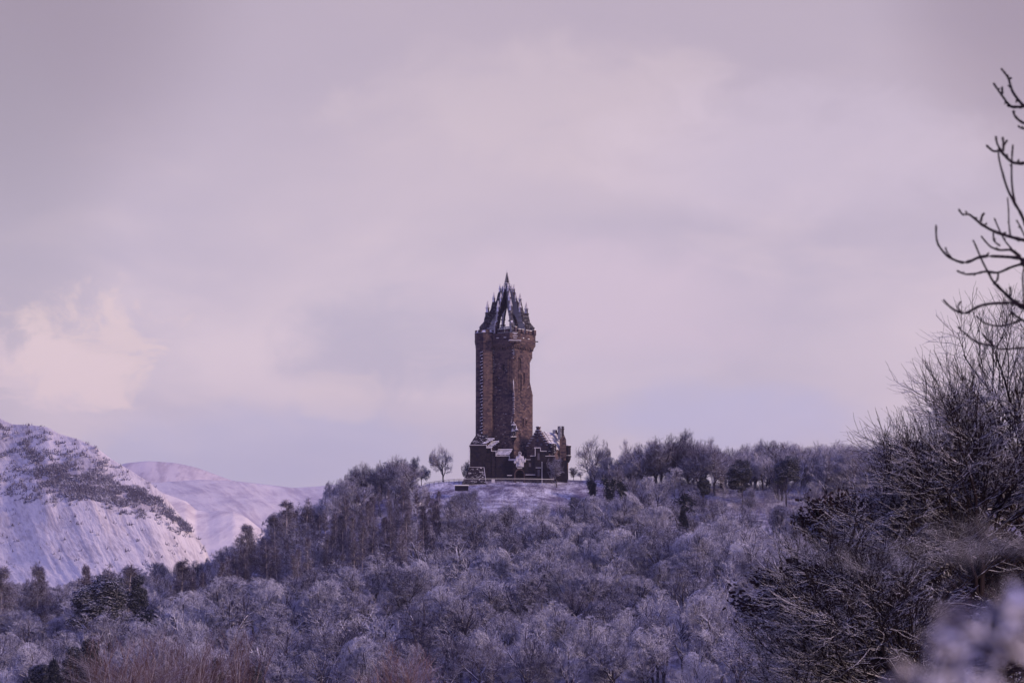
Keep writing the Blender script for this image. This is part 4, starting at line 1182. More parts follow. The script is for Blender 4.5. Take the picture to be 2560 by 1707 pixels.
def build_site():
    # flagpole in front of the lodge
    y = 883.5; b = at(1355, 1209, y)
    q = MB(); zg = float(H(b[0], y)) - .4; q.cone((b[0], y), .13, .08, zg, at(1355, 1155, y)[2], 8); q.cone((b[0], y), .16, .05, at(1355, 1155, y)[2], at(1355, 1153.5, y)[2], 8)
    tag(q.build('flagpole', 'painted_pole', None, (b[0], y, zg)), 'pale bare flagpole standing in front of the stone lodge', 'flagpole')
    # dark low viewing wall with snow on top
    y = 872.0; a = at(1140, 1, y)[0]; c = at(1173, 1, y)[0]; z = at(1150, 1213.5, y)[2]
    F = empty('viewing_block', ((a + c) / 2, y, z - 1.2), 'low dark slab capped with snow at the lawn edge left of the tower', 'low wall')
    q = MB(); q.box(a, c, y, y + 2.4, z - 1.5, z); q.build('wall', 'dark_opening', F); q = MB(); q.box(a - .15, c + .15, y - .15, y + 2.6, z + .002, z + .28); q.each('snow_cap', 'snow', F)
    # railing along the edge of the summit
    pts = [(1062, 1217), (1085, 1213.5), (1110, 1209.5), (1135, 1207), (1160, 1206.5), (1190, 1206.5), (1222, 1206.5), (1260, 1206.5), (1300, 1206.5), (1345, 1207), (1385, 1208)]
    ys = [884, 882, 880, 879, 878.5, 878, 878, 878, 878, 878.5, 880]
    P = [at(a, r, y_) for (a, r), y_ in zip(pts, ys)]
    F = empty('railing', P[5], 'thin snow-topped railing along the summit edge in front of the tower', 'fence')
    rails = MB(); posts = MB(); sn = MB()
    for i in range(len(P) - 1):
        A, B = P[i], P[i + 1]; d = B - A; L = np.linalg.norm(d); u = d / L
        for h in (.45, .85, 1.2): rails.obox((A + B) / 2 + UZ * h, L / 2, .045, .045, u, np.cross(u, UZ))
        sn.obox((A + B) / 2 + UZ * 1.27, L / 2, .07, .05, u, np.cross(u, UZ))
        n = max(2, int(L / 1.9))
        for k in range(n):
            c = A + d * k / n; posts.obox(c + UZ * .45, .06, .06, .85, (1, 0, 0), (0, 1, 0))
    rails.each('rail', 'fence_metal', F); posts.each('post', 'fence_metal', F); sn.each('snow_cap', 'snow', F)
    q = MB(); c = at(1233, 1202, 877.6); q.obox(c, .5, .12, .5, (1, 0, 0), (0, 1, 0)); q.build('notice_panel', 'carved_snow', F)


build_site()
# ------------------------------------------------------------------ woods
rs = np.random.default_rng(77)


def bl(seed, mt='frosted_twig', tr='frosted_trunk', name='bare_tree', **k):
    t, c = broadleaf(seed, **k); return make_thing(name, [('trunk', t, tr), ('crown', c, mt)])


def proto_extents(o):
    return o


# prototypes (each is moved to a place of its own below, none is left unused)
P_frost = [bl(100 + i, h=h_, w=w_, nl=nl_, fork=fk) for i, (h_, w_, nl_, fk) in enumerate([(13, 12, 7, (44, 14)), (12, 10.5, 8, (36, 14)), (14, 11.5, 7, (40, 15)), (12.5, 13, 8, (50, 12)), (13, 9.5, 6, (32, 12)), (11, 11, 7, (48, 14))])]
P_frost += [bl(150 + i, h=13.5, w=11, nl=6, c2=7, c3=6, c4=5, fork=(46 - 8 * i, 14), trunk=.22, lf=.85, tw=.02) for i in range(3)]
P_scrub = []
for i in range(4):
    t, c = multistem(300 + i, h=8.5, n=20, spread=24, c2=11, c3=9, tw=0.015); P_scrub.append(make_thing('bare_tree', [('trunk', t, 'frosted_trunk'), ('crown', c, 'frosted_twig')]))
P_plain = [bl(200 + i, 'plain_twig', 'frosted_trunk', h=14, w=w_, nl=8, c2=10, c3=8, c4=8, fork=fk, tw=0.013, trunk=tk) for i, (w_, fk, tk) in enumerate([(12, (42, 14), .16), (11, (34, 10), .14), (13, (46, 12), .2), (10, (30, 10), .12)])]
P_larch = []
for i in range(4):
    t, c = larch(400 + i, h=16 + i, w=5.4 + .5 * i); P_larch.append(make_thing('larch', [('trunk', t, 'larch_trunk'), ('crown', c, 'larch_twig')]))
t, c = larch(440, h=16, w=9.5, nb=170, c2=22, tw=.017); P_larch.append(make_thing('larch', [('trunk', t, 'larch_trunk'), ('crown', c, 'larch_twig')]))
P_pine = []
for i in range(2):
    t, c = pine(500 + i, h=13, bare=0.42 + .2 * i, w=7.0 - i); P_pine.append(make_thing('scots_pine', [('trunk', t, 'frosted_trunk'), ('crown', c, 'needle')]))
P_spruce = []
for i in range(2):
    t, c = spruce(600 + i, h=11, w=7 - i); P_spruce.append(make_thing('conifer', [('trunk', t, 'frosted_trunk'), ('crown', c, 'needle')]))
P_ivy = []
for i in range(2):
    t, c, l = ivy_tree(700 + i, h=10, nl=4 + i); P_ivy.append(make_thing('ivy_clad_tree', [('trunk', t, 'frosted_trunk'), ('crown', c, 'plain_twig'), ('ivy', l, 'ivy_leaf')]))
USED = {}
HT = {}
for L_, h_ in ((P_frost, None), (P_scrub, None), (P_plain, None), (P_larch, None), (P_pine, None), (P_spruce, None), (P_ivy, None)):
    for o in L_:
        zs = max(max(c[2] for c in ch.bound_box) for ch in o.children); HT[o.name] = zs


def place(proto, x, y, s, label, cat, group=None, rz=None, sz=None, zoff=0.0, tilt=0.0):
    o = proto if proto.name not in USED else copy_tree(proto)
    if o is proto: USED[proto.name] = o
    o.location = (x, y, float(H(x, y)) + zoff); o.rotation_euler = (tilt, 0, rs.uniform(0, 6.28) if rz is None else rz)
    o.scale = (s, s, sz if sz is not None else s)
    tag(o, label, cat, group); return o


def place_px(proto, px, row_top, Y, label, cat='tree', group=None, wfac=1.0, rz=None, hmax=None):
    """stand a tree at picture column px and depth Y so that its top reaches row_top"""
    x = at(px, row_top, Y)[0]; zt_ = at(px, row_top, Y)[2]; g = float(H(x, Y)); s = (zt_ - g) / HT[proto.name]
    if hmax: s = min(s, hmax)
    return place(proto, x, Y, s * wfac, label, cat, group, rz, sz=s)


# --- trees that stand out one by one
place_px(P_plain[0], 1108, 1106, 894, 'solitary rounded bare tree standing clear on the skyline just left of the tower', wfac=.8)
place_px(P_plain[1], 1172, 1146, 908, 'small bare tree half hidden behind the left foot of the tower', wfac=.7)
place_px(P_plain[3], 1392, 1138, 882, 'slender bare sapling in front of the stone lodge wall', wfac=.8)
place_px(P_plain[0], 1476, 1084, 902, 'wide open-crowned bare tree on the skyline first to the right of the lodge', wfac=.95, rz=2.0)
place_px(P_plain[2], 1574, 1092, 905, 'compact bare tree with dense drooping top, second on the skyline right of the lodge', wfac=.62, rz=1.0)
place_px(P_plain[3], 1694, 1067, 900, 'tallest bare tree on the ridge right of the tower', wfac=.95, rz=.4)
place_px(P_plain[1], 1640, 1084, 904, 'slim bare tree leaning against the left side of the tallest ridge tree', wfac=.85, rz=3.4)
place_px(P_plain[2], 1765, 1086, 903, 'broad grey bare tree just right of the tallest ridge tree', wfac=.8, rz=4.4)
place_px(P_plain[3], 1912, 1094, 900, 'peaked bare tree on the ridge above the snowy pines', wfac=1.0, rz=5.0)
place_px(P_frost[1], 1434, 1166, 896, 'low frosted tree in the gap right beside the far corner of the lodge', wfac=1.1)
place_px(P_frost[4], 1453, 1178, 888, 'rounded frosted thicket tree under the left side of the wide open-crowned tree', wfac=1.3)
place_px(P_frost[2], 1520, 1140, 897, 'frosted tree filling the gap between the first two skyline trees right of the lodge', wfac=.9)
place_px(P_plain[1], 990, 1134, 899, 'upright bare tree on the skyline, fourth crown left of the tower', wfac=.9, rz=.3)
place_px(P_plain[3], 1035, 1136, 897, 'bare tree on the skyline with light gaps, between solitary tree and dark clump', wfac=.8, rz=1.3)
place_px(P_plain[2], 906, 1150, 893, 'flat-topped bare tree at the left end of the skyline clump beside the tower', wfac=.8, rz=2.2)
place_px(P_plain[0], 955, 1146, 890, 'dark dense bare tree in the middle of the skyline clump left of the tower', wfac=.8, rz=4.2)
place_px(P_plain[3], 870, 1190, 884, 'bare tree sloping down the skyline left of the clump beside the tower', wfac=.9, rz=3.2)
place_px(P_pine[0], 1856, 1146, 868, 'broad dark pine with snow on its boughs on the right-hand ridge', wfac=1.15)
place_px(P_pine[1], 1966, 1136, 866, 'tall pine with bare pale trunk and snowy flat crown on the right-hand ridge', wfac=1.1)
place_px(P_pine[0], 1757, 1166, 866, 'light snow-covered pine left of the broad dark pine', wfac=.9, rz=2.1, hmax=.75)
place_px(P_ivy[0], 1525, 1185, 868, 'dark ivy-clad tree stump with three arms right of the lodge', rz=.5, wfac=1.0)
place_px(P_ivy[1], 1560, 1195, 862, 'short dark ivy-covered tree below the skyline right of the lodge', rz=2.5, wfac=.9)
place_px(P_ivy[1], 1482, 1190, 870, 'narrow ivy-clad tree nearest the lodge on its right', rz=1.5, wfac=.8)
place_px(P_ivy[0], 392, 1513, 690, 'black ivy-clad forked trunk in the wood at lower left', rz=.2, wfac=1.2)
place_px(P_ivy[0], 1010, 1486, 700, 'black ivy-clad trunk in the middle of the wood below the tower', rz=1.2, wfac=.8)
place_px(P_ivy[1], 1722, 1222, 830, 'dark ivy-mantled tree below the ridge right of the tower', rz=3.2, wfac=1.0)
place_px(P_spruce[0], 1706, 1268, 800, 'small conifer with snow-laden tip on the upper slope', rz=1, wfac=.6)
place_px(P_spruce[1], 1435, 1240, 850, 'low dark conifer with snowy tips just below the lodge', rz=2, wfac=1.3)
# larches and pines along the lower left skyline
for (p, px_, rt, Y, wf, lb) in [(4, 5, 1412, 700, 1.1, 'spreading dark larch cut by the left edge of the picture'), (4, 93, 1408, 705, .95, 'lone bushy larch standing up against the snowy hill at far left'),
                                (4, 213, 1406, 715, .62, 'pointed larch, second along the skyline from the far left'), (3, 268, 1400, 690, 1.1, 'thin larch with a spiky top beside the dark round pine at lower left'),
                                (0, 318, 1406, 730, 1.5, 'ragged larch crown on the low skyline in front of the snowy hill'), (1, 452, 1396, 740, 1.5, 'larch with upswept pale limbs on the low skyline at left'),
                                (4, 618, 1306, 790, 1.2, 'gnarled wide-topped larch on the skyline against the snowy valley'), (0, 720, 1246, 838, 1.6, 'dark larch on the sloping skyline midway up the hill'),
                                (3, 765, 1240, 842, 1.3, 'arched larch tops on the sloping skyline below the summit'), (1, 690, 1284, 815, 1.4, 'bushy larch on the sloping skyline low on the hill')]:
    place_px(P_larch[p], px_, rt, Y, lb, 'tree', wfac=wf)
place_px(P_pine[1], 245, 1432, 690, 'dark round-headed pine on the lower left skyline', wfac=1.3, rz=1.0)
place_px(P_pine[0], 350, 1432, 720, 'small black pine on the lower left skyline', wfac=.55, rz=3.0)
# snowy conifers in the bottom left corner
place_px(P_spruce[0], 100, 1655, 560, 'rounded dark conifer with snowy crown at the bottom left corner', wfac=1.5)
place_px(P_spruce[1], 135, 1640, 556, 'narrow pointed conifer beside the rounded one at bottom left', wfac=.7)
place_px(P_spruce[1], 188, 1610, 575, 'snow-dusted spruce with drooping boughs at lower left', wfac=1.2)
place_px(P_spruce[0], 225, 1592, 580, 'tallest snow-dusted spruce behind the brown willows at lower left', wfac=.9)
place_px(P_spruce[0], 635, 1660, 560, 'snow-laden conifer at the bottom edge left of centre', wfac=1.2, rz=2)
place_px(P_spruce[1], 540, 1640, 570, 'small bluish conifer at the bottom behind the willows', wfac=.8, rz=1)

# --- brown willows in front
WL = []
for i in range(2):
    t, c = multistem(800 + i, h=15, n=22, spread=25, c2=13, c3=9, tw=0.011, thick=0.0045); o = make_thing('willow', [('trunk', t, 'larch_trunk'), ('crown', c, 'willow_twig')]); HT[o.name] = 15.0; WL.append(o)
for i, (px_, rt, Y, wf, n_) in enumerate([(300, 1612, 330, 1.5, 0), (390, 1590, 350, 1.3, 1), (455, 1625, 340, 1.2, 0), (240, 1650, 335, 1.3, 1), (585, 1600, 360, .95, 0), (515, 1620, 352, 1.0, 1)]):
    place_px(WL[n_], px_, rt, Y, ['widest red-brown willow in the lower left foreground', 'reddest willow with upright stems in the lower left foreground', 'tangled brown willow right of the reddest one at the bottom edge',
             'brown willow in front of the dark conifers at bottom left', 'thin pale-stemmed willow standing apart on the right of the willow clump', 'low orange-brown willow between two taller ones at the bottom edge'][i], 'tree', wfac=wf)
t, c = multistem(820, h=14, n=30, spread=26, c2=12, c3=10, tw=0.014); o = make_thing('brown_shrub', [('trunk', t, 'frosted_trunk'), ('crown', c, 'brown_twig')]); HT[o.name] = 13.6
place_px(o, 985, 1640, 400, 'domed brown bush alone at the bottom edge below the tower', 'bush', wfac=1.1)

# --- the wood : bare trees by zone, copies of the prototypes
cand = []
sp_ = 10.2
yy = 596.0
while yy < 962:
    hw = yy * 0.19 + 10
    xx = -hw + rs.uniform(0, sp_)
    while xx < hw:
        x = xx + rs.uniform(-2.8, 2.8); y = yy + rs.uniform(-2.8, 2.8); cand.append((x, y)); xx += sp_
    yy += sp_ * 0.92; sp_ = 10.2 if yy < 730 else 8.6
for i in range(90):                                      # the ridge wood is thicker to the right
    Yr = rs.uniform(884, 925); cand.append((at(rs.uniform(1500, 2560), 1200, Yr)[0], Yr))
rs.shuffle(cand)


def pxof(x, y, z):
    f = y * math.cos(PITCH) + z * math.sin(PITCH); u = -y * math.sin(PITCH) + z * math.cos(PITCH)
    return 1280 + x / f * FPX, 853.5 - u / f * FPX


# highest picture row that wood trees may reach at each column (the skyline of the photograph)
SKX = [-200, 0, 50, 100, 150, 200, 300, 400, 500, 560, 600, 640, 680, 720, 780, 830, 870, 910, 960, 1010, 1060, 1085, 1140, 1180, 1200, 1280, 1410, 1430, 1470, 1530, 1560, 1620, 1660, 1730, 1790, 1830, 1880, 1940, 2000, 2100, 2250, 2600, 2800]
SKR = [1450, 1450, 1455, 1470, 1460, 1440, 1420, 1418, 1400, 1370, 1345, 1330, 1305, 1262, 1250, 1222, 1180, 1160, 1152, 1145, 1160, 1190, 1215, 1230, 1262, 1268, 1262, 1215, 1150, 1160, 1130, 1110, 1095, 1098, 1112, 1116, 1106, 1104, 1106, 1104, 1106, 1106, 1106]
GR = {'front': ('bare frosted tree in the bright snowy wood across the bottom of the picture', 'frosted trees across the bottom of the wood'),
      'mid': ('bare frosted tree in the wood on the slope below the tower', 'frosted trees on the middle slope'),
      'high': ('bare frosted tree on the upper slope just under the summit and right-hand ridge', 'frosted trees high on the slope'),
      'ridge': ('bare grey tree in the continuous line of woodland along the ridge right of the tower', 'bare trees along the ridge'),
      'left': ('bare frosted tree on the left shoulder of the hill', 'frosted trees on the left shoulder')}
KEEP = [(1790, 2015, 867, 1245), (1725, 1795, 864, 1212), (1465, 1600, 866, 1222), (1700, 1745, 828, 1275), (1350, 1470, 884, 1240), (0, 345, 690, 1508), (60, 260, 575, 1668), (1080, 1180, 890, 1222), (1680, 1740, 800, 1300)]
indiv = []; stuff = []
for (x, y) in cand:
    g = float(H(x, y)); px_, row0 = pxof(x, y, g)
    if -28 < x < 19 and y > 858: continue                 # summit lawn
    if -34 < x < 20 and 846 < y <= 858: continue
    if 19 <= x < 26 and y > 878: continue
    sky = np.interp(px_, SKX, SKR)
    larchy = (px_ < 1110 and px_ > 430 and 730 < y < 895 and vnoise(x / 26, y / 26, 55) > .25)
    ridge = y > 878
    sparse = 1780 < px_ < 2260 and 800 < y < 872
    if sparse and rs.random() < .62: continue
    if ridge and px_ > 1400: kind = 'plain'
    elif larchy and rs.random() < .9: kind = 'larch'
    elif px_ < 1180 and 735 < y < 890 and rs.random() < .55: kind = 'plain'
    elif y > 800: kind = 'scrub' if rs.random() < (.40) else ('plain' if rs.random() < .35 else 'frost')
    elif y > 720: kind = rs.choice(['frost', 'plain', 'scrub'], p=[.56, .34, .10])
    else: kind = rs.choice(['frost', 'scrub', 'plain'], p=[.82, .06, .12])
    pr = {'plain': P_plain, 'larch': P_larch, 'scrub': P_scrub, 'frost': P_frost}[kind]; o = pr[rs.integers(min(len(pr), 4) if kind == 'larch' else len(pr))]
    s = {'plain': rs.uniform(.9, 1.2), 'larch': rs.uniform(.8, 1.15), 'scrub': rs.uniform(.7, 1.2), 'frost': rs.uniform(1.0, 1.5)}[kind]
    if y > 800 and not ridge: s *= .66
    if sparse: s *= .6
    top = pxof(x, y, g + HT[o.name] * s)[1]
    if top < sky + 12 and kind == 'larch': kind = 'plain'; o = P_plain[rs.integers(4)]; top = pxof(x, y, g + HT[o.name] * s)[1]
    for (k0, k1, yf_, rm) in KEEP:
        if k0 < px_ < k1 and y < yf_ and top < rm and y > yf_ - 75:
            s = (at(px_, rm + rs.uniform(0, 25), y)[2] - g) / HT[o.name]; top = pxof(x, y, g + HT[o.name] * max(s, .01))[1]
    if s < .28: continue
    if top < sky:                                            # keep to the skyline
        zmax = at(px_, sky + rs.uniform(-5, 22), y)[2]; s = (zmax - g) / HT[o.name]
        if s < .28: continue
    elif ridge and px_ > 1400:
        zmax = at(px_, sky + rs.uniform(-6, 38), y)[2]; s = min(1.6, (zmax - g) / HT[o.name])
    if px_ > 2330 and row0 > 1300: continue                  # wholly behind the near trees
    z = 'left' if px_ < 900 and y > 690 else 'ridge' if ridge else 'high' if y > 800 else 'mid' if y > 690 else 'front'
    (indiv if kind in ('larch',) else indiv).append((x, y, s, kind, o, z))
# how much of each tree is in view: sweep from front to back over a coarse horizon per column
indiv.sort(key=lambda t: t[1]); hor = {}
scored = []
for t in indiv:
    x, y, s, kind, o, z = t; g = float(H(x, y)); pxc, rt = pxof(x, y, g + HT[o.name] * s); _, rb = pxof(x, y, g)
    w = {'larch': 2.6, 'scrub': 3.2, 'plain': 4.5, 'frost': 5.2}[kind] * s / (y / FPX); a = int((pxc - w) // 12); b = int((pxc + w) // 12)
    vis = 0
    for c in range(a, b + 1):
        if c * 12 < -20 or c * 12 > 2570: continue
        d = abs(c * 12 - pxc) / max(w, 1); rtc = rt + (rb - rt) * .5 * min(1, d) ** 2
        hcur = hor.get(c, 1720); v_ = max(0, hcur - rtc); vis += v_ * 12; hor[c] = min(hcur, rtc + (rb - rt) * .10)
    scored.append((vis, t))
scored.sort(key=lambda q: -q[0])
cnt = {'larch': 0, 'other': 0}
unused = {k_: [p for p in L_ if p.name not in USED] for k_, L_ in (('frost', P_frost), ('scrub', P_scrub), ('plain', P_plain))}
LG = {True: ('slender larch among the dark larches left of the summit', 'larches on the upper left slope'), False: ('slender larch in the wood below the summit', 'larches in the wood')}
DROP = 0
for vis, (x, y, s, kind, o, z) in scored:
    k = 'larch' if kind == 'larch' else 'other'
    if vis < 40: DROP += 1; continue
    if cnt[k] < (285 if k == 'other' else 260):
        cnt[k] += 1
        if kind == 'larch': lb, gp = 'slender reddish larch with pale trunk among the larches on the slope left of the tower', 'larches on the left slope'
        else: lb, gp = GR[z]
        if kind != 'larch':
            q = unused[kind] or (unused['scrub'] or unused['plain'] or unused['frost'] if z != 'front' else [])
            if q: n_ = q.pop(); s *= HT[o.name] / HT[n_.name]; o = n_
        place(o, x, y, s, lb, 'tree', gp)
    else: stuff.append((x, y, float(H(x, y)), s, rs.uniform(0, 6.28), {'frost': 0, 'scrub': 1, 'plain': 2, 'larch': 3}[kind], rs.integers(4)))
for L_ in (P_frost, P_scrub, P_plain, P_larch, P_pine, P_spruce, P_ivy):
    for p in L_:
        if p.name not in USED: print('UNUSED', p.name)
print('individual', cnt, 'massed', len(stuff), 'hidden', DROP)


def massed(name, label, cat, pts, sources):
    """one object: points that carry instances of crowns and trunks"""
    me = bpy.data.meshes.new(name); me.from_pydata([p[:3] for p in pts], [], []); me.update()
    for nm, typ, vals in (('sc', 'FLOAT', [p[3] for p in pts]), ('rz', 'FLOAT', [p[4] for p in pts]), ('pick', 'INT', [int(p[5]) for p in pts])):
        a = me.attributes.new(nm, typ, 'POINT'); a.data.foreach_set('value', vals)
    ob = bpy.data.objects.new(name, me); C.objects.link(ob)
    ng = bpy.data.node_groups.new(name, 'GeometryNodeTree'); ng.interface.new_socket('Geometry', in_out='INPUT', socket_type='NodeSocketGeometry'); ng.interface.new_socket('Geometry', in_out='OUTPUT', socket_type='NodeSocketGeometry')
    N = ng.nodes; Lk = ng.links; gi = N.new('NodeGroupInput'); go = N.new('NodeGroupOutput')
    m2p = N.new('GeometryNodeMeshToPoints'); Lk.new(gi.outputs[0], m2p.inputs[0])
    jj = N.new('GeometryNodeJoinGeometry')      # the link made last gets index 0
    for tr in reversed(sources):
        jn = N.new('GeometryNodeJoinGeometry')
        for ch in reversed(tr.children):
            oi = N.new('GeometryNodeObjectInfo'); oi.transform_space = 'ORIGINAL'; oi.inputs['Object'].default_value = ch; Lk.new(oi.outputs['Geometry'], jn.inputs[0])
        g1 = N.new('GeometryNodeGeometryToInstance'); Lk.new(jn.outputs[0], g1.inputs[0]); Lk.new(g1.outputs[0], jj.inputs[0])
    ip = N.new('GeometryNodeInstanceOnPoints'); Lk.new(m2p.outputs[0], ip.inputs['Points']); Lk.new(jj.outputs[0], ip.inputs['Instance']); ip.inputs['Pick Instance'].default_value = True

    def att(nm, typ):
        a = N.new('GeometryNodeInputNamedAttribute'); a.data_type = typ; a.inputs['Name'].default_value = nm; return a.outputs[0]
    Lk.new(att('pick', 'INT'), ip.inputs['Instance Index'])
    cx_ = N.new('ShaderNodeCombineXYZ'); Lk.new(att('rz', 'FLOAT'), cx_.inputs[2]); Lk.new(cx_.outputs[0], ip.inputs['Rotation'])
    cs = N.new('ShaderNodeCombineXYZ'); s_ = att('sc', 'FLOAT'); [Lk.new(s_, cs.inputs[i]) for i in range(3)]; Lk.new(cs.outputs[0], ip.inputs['Scale'])
    Lk.new(ip.outputs[0], go.inputs[0])
    md = ob.modifiers.new('wood', 'NODES'); md.node_group = ng
    tag(ob, label, cat, kind='stuff'); return ob


if stuff:
    src = [P_frost[0], P_frost[1], P_frost[2], P_frost[3], P_scrub[0], P_scrub[1], P_scrub[2], P_scrub[3], P_plain[0], P_plain[1], P_plain[2], P_plain[3], P_larch[0], P_larch[1], P_larch[2], P_larch[3]]
    massed('hillside_wood', 'the mass of small bare frosted trees filling in the wooded hillside', 'wood', [(x, y, z, s, r, k * 4 + int(v)) for x, y, z, s, r, k, v in stuff], src)


# --- undergrowth : fine frosted stems all over the hillside, low on the summit lawn
def undergrowth():
    n = 17000
    y = 600 + 350 * rs.uniform(0, 1, n) ** .8; x = rs.uniform(-1, 1, n) * (y * .185 + 6)
    lawn = (np.abs(x + 1) < 30) & (y > 862)
    d = vnoise(x / 7, y / 7, 61)
    keep = np.where(lawn, (d > .3) & (y < 888), d > .22); x, y, lawn = x[keep], y[keep], lawn[keep]; n = len(x)
    c = 9; b = np.stack([x, y, H(x, y) - .1], 1); b = np.repeat(b, c, 0); lw = np.repeat(lawn, c)
    b[:, :2] += rs.normal(0, .5, (n * c, 2)); d = nrm(rs.normal(0, .38, (n * c, 3)) + np.array([0, 0, 1.0]))
    L = np.where(lw, rs.uniform(.25, 1.1, n * c), rs.uniform(.8, 3.4, n * c))
    S = grow(rs, b, d, L, np.full(n * c, .028), np.full(n * c, .016), 2, 0, .12)
    S2 = spawn(rs, *S, 3, .9, (35, 12), 1, .3, 1, .6, .014, .05, .1, .3)
    S2[0][:] = S2[0]; s2l = np.repeat(lw, 3); S2 = (S2[0][~s2l], S2[1][~s2l])
    V, F = tubes([S, S2], [3, 3]); o = fast_mesh('undergrowth', V, F, 'undergrowth'); tag(o, 'frosted scrub and dead stems covering the snowy hillside', 'undergrowth', kind='stuff')


undergrowth()

# ------------------------------------------------------------------ near trees on the right
def near_tree(seed, x, y, zg, trunk_pts, limb_dirs, name, label, twm='near_twig', L=5.0, tw=.0068, cnts=(9, 8, 8, 6), lens=(.54, .30, .17), up=(.055, .05), rad=.16):
    """a tree whose limbs are given one by one; each grows its own branches"""
    rng = np.random.default_rng(seed)
    P = np.array(trunk_pts, float)[None]; k = P.shape[1]; T0 = (P, np.linspace(rad, rad * .5, k)[None])
    st = []; dd = []; ll = []
    for t, d, l in limb_dirs:
        s = t * (k - 1); i = min(int(s), k - 2); st.append(P[0, i] + (P[0, i + 1] - P[0, i]) * (s - i)); dd.append(d); ll.append(l)
    st = np.array(st); dd = nrm(np.array(dd, float)); ll = np.array(ll, float); n = len(ll)
    L1 = grow(rng, st, dd, ll, np.full(n, rad * .42), np.full(n, .018), 9, up[0] * .5, .13)
    L2 = spawn(rng, *L1, cnts[0], L * lens[0], (38, 12), 8, .12, 1.0, .55, .016, up[0], .12, .5)
    L3 = spawn(rng, *L2, cnts[1], L * lens[1], (36, 12), 6, .12, 1.0, .55, .0105, up[1], .13, .4)
    L4 = spawn(rng, *L3, cnts[2], L * lens[2], (38, 12), 4, .12, 1.0, .65, tw, up[1], .14, .35)
    tv = tubes([T0, L1], [9, 7]); cv = tubes([L2, L3, L4], [5, 4, 3])
    root = bpy.data.objects.new(name, None); C.objects.link(root); root.location = (x, y, zg)
    off = np.array([x, y, zg])
    fast_mesh('trunk', tv[0] - off, tv[1], twm, root); fast_mesh('crown', cv[0] - off, cv[1], twm, root)
    tag(root, label, 'tree'); return root


def pp(px_, row, Y): return tuple(at(px_, row, Y))


def fan(n, a0, a1, l0, l1, seed, t0=.35, t1=1.0, dy=.45):
    """n limb directions between angles a0..a1 (degrees left of vertical, in the picture plane) with depth scatter"""
    r = np.random.default_rng(seed); out = []
    for i in range(n):
        q = (i + r.uniform(.1, .9)) / n; a = R(a0 + (a1 - a0) * q); l0_ = l1 + (l0 - l1) * abs(q if a1 > 30 else 1 - q); l0_ *= r.uniform(.88, 1.06); out.append((t0 + (t1 - t0) * r.uniform(0, 1), (-math.sin(a), r.uniform(-dy, dy), math.cos(a)), l0_))
    return out


b = at(2470, 1900, 84); near_tree(901, b[0], 84, b[2] - 1, [pp(2475, 1900, 84), pp(2465, 1700, 84), pp(2450, 1500, 84), pp(2455, 1330, 84.5)],
          fan(12, 2, 62, 3.0, 5.3, 1, .55, 1.0) + fan(5, -35, 10, 4.3, 5.0, 2, .6, 1.0) + fan(7, 48, 84, 3.7, 3.0, 3, .50, 1.0), 'bare_tree', 'large dark bare tree with snow on its boughs rising at the right edge', L=4.6, rad=.20, cnts=(8, 7, 5))
b = at(2660, 1900, 88); near_tree(902, b[0], 88, b[2] - 1, [pp(2660, 1900, 88), pp(2640, 1600, 88), pp(2600, 1350, 88), pp(2590, 1200, 88)],
          fan(9, -10, 50, 4.0, 5.0, 4, .5, 1.0) + fan(6, 45, 80, 3.6, 4.6, 5, .3, .95), 'bare_tree', 'dark bare tree filling the right edge behind the large one', L=5.0, rad=.18, cnts=(8, 8, 5))
b = at(2330, 1960, 74); near_tree(903, b[0], 74, b[2] - 1, [pp(2330, 1960, 74), pp(2300, 1820, 74), pp(2250, 1700, 74), pp(2200, 1620, 74)],
          fan(7, 35, 82, 3.6, 2.4, 6, .45, 1.0) + fan(4, -40, 30, 1.9, 2.4, 7, .2, .9) + fan(4, 80, 100, 2.8, 3.6, 8, .4, 1.0), 'bare_tree', 'low spreading bare tree with snow-lined limbs reaching left at bottom right', L=4.4, rad=.15, cnts=(8, 8, 5))
b = at(2180, 1720, 96); near_tree(904, b[0], 96, b[2] - 2, [pp(2230, 1720, 96), pp(2200, 1560, 96), pp(2170, 1450, 96)],
          fan(8, 0, 75, 1.7, 2.1, 9, .2, .9) + fan(6, -60, 0, 2.4, 2.0, 10, .2, .9), 'thicket_tree', 'dense dark thicket tree between the low spreading tree and the large one', L=3.0, rad=.13, cnts=(9, 8, 6))
b = at(2440, 1900, 92); near_tree(905, b[0], 92, b[2] - 1, [pp(2400, 1900, 92), pp(2390, 1700, 92), pp(2380, 1550, 92)],
          fan(9, -70, 75, 2.8, 3.4, 12, .2, 1.0), 'bare_tree', 'bushy dark tree low behind the snow-lined limbs at lower right', L=4.4, rad=.15, cnts=(9, 8, 6))


def bush(seed, px_, row, Y, h, label, n=26, spread=30, sx=1.0):
    t, c = multistem(seed, h=h, n=n, spread=spread, c2=13, c3=11, tw=.009, thick=.006); rng = np.random.default_rng(seed)
    L = c[0]; pos = L[rng.choice(len(L), 16000)] + rng.normal(0, .10, (16000, 3)); lf = leaf_quads(rng, pos, .055)
    o = make_thing('dark_bush', [('stems', t, 'near_twig'), ('crown', c, 'near_twig'), ('dead_leaves', lf, 'near_leaf')], label, 'bush')
    p = at(px_, row, Y); o.location = (p[0], Y, p[2]); o.scale = (sx, 1, 1)


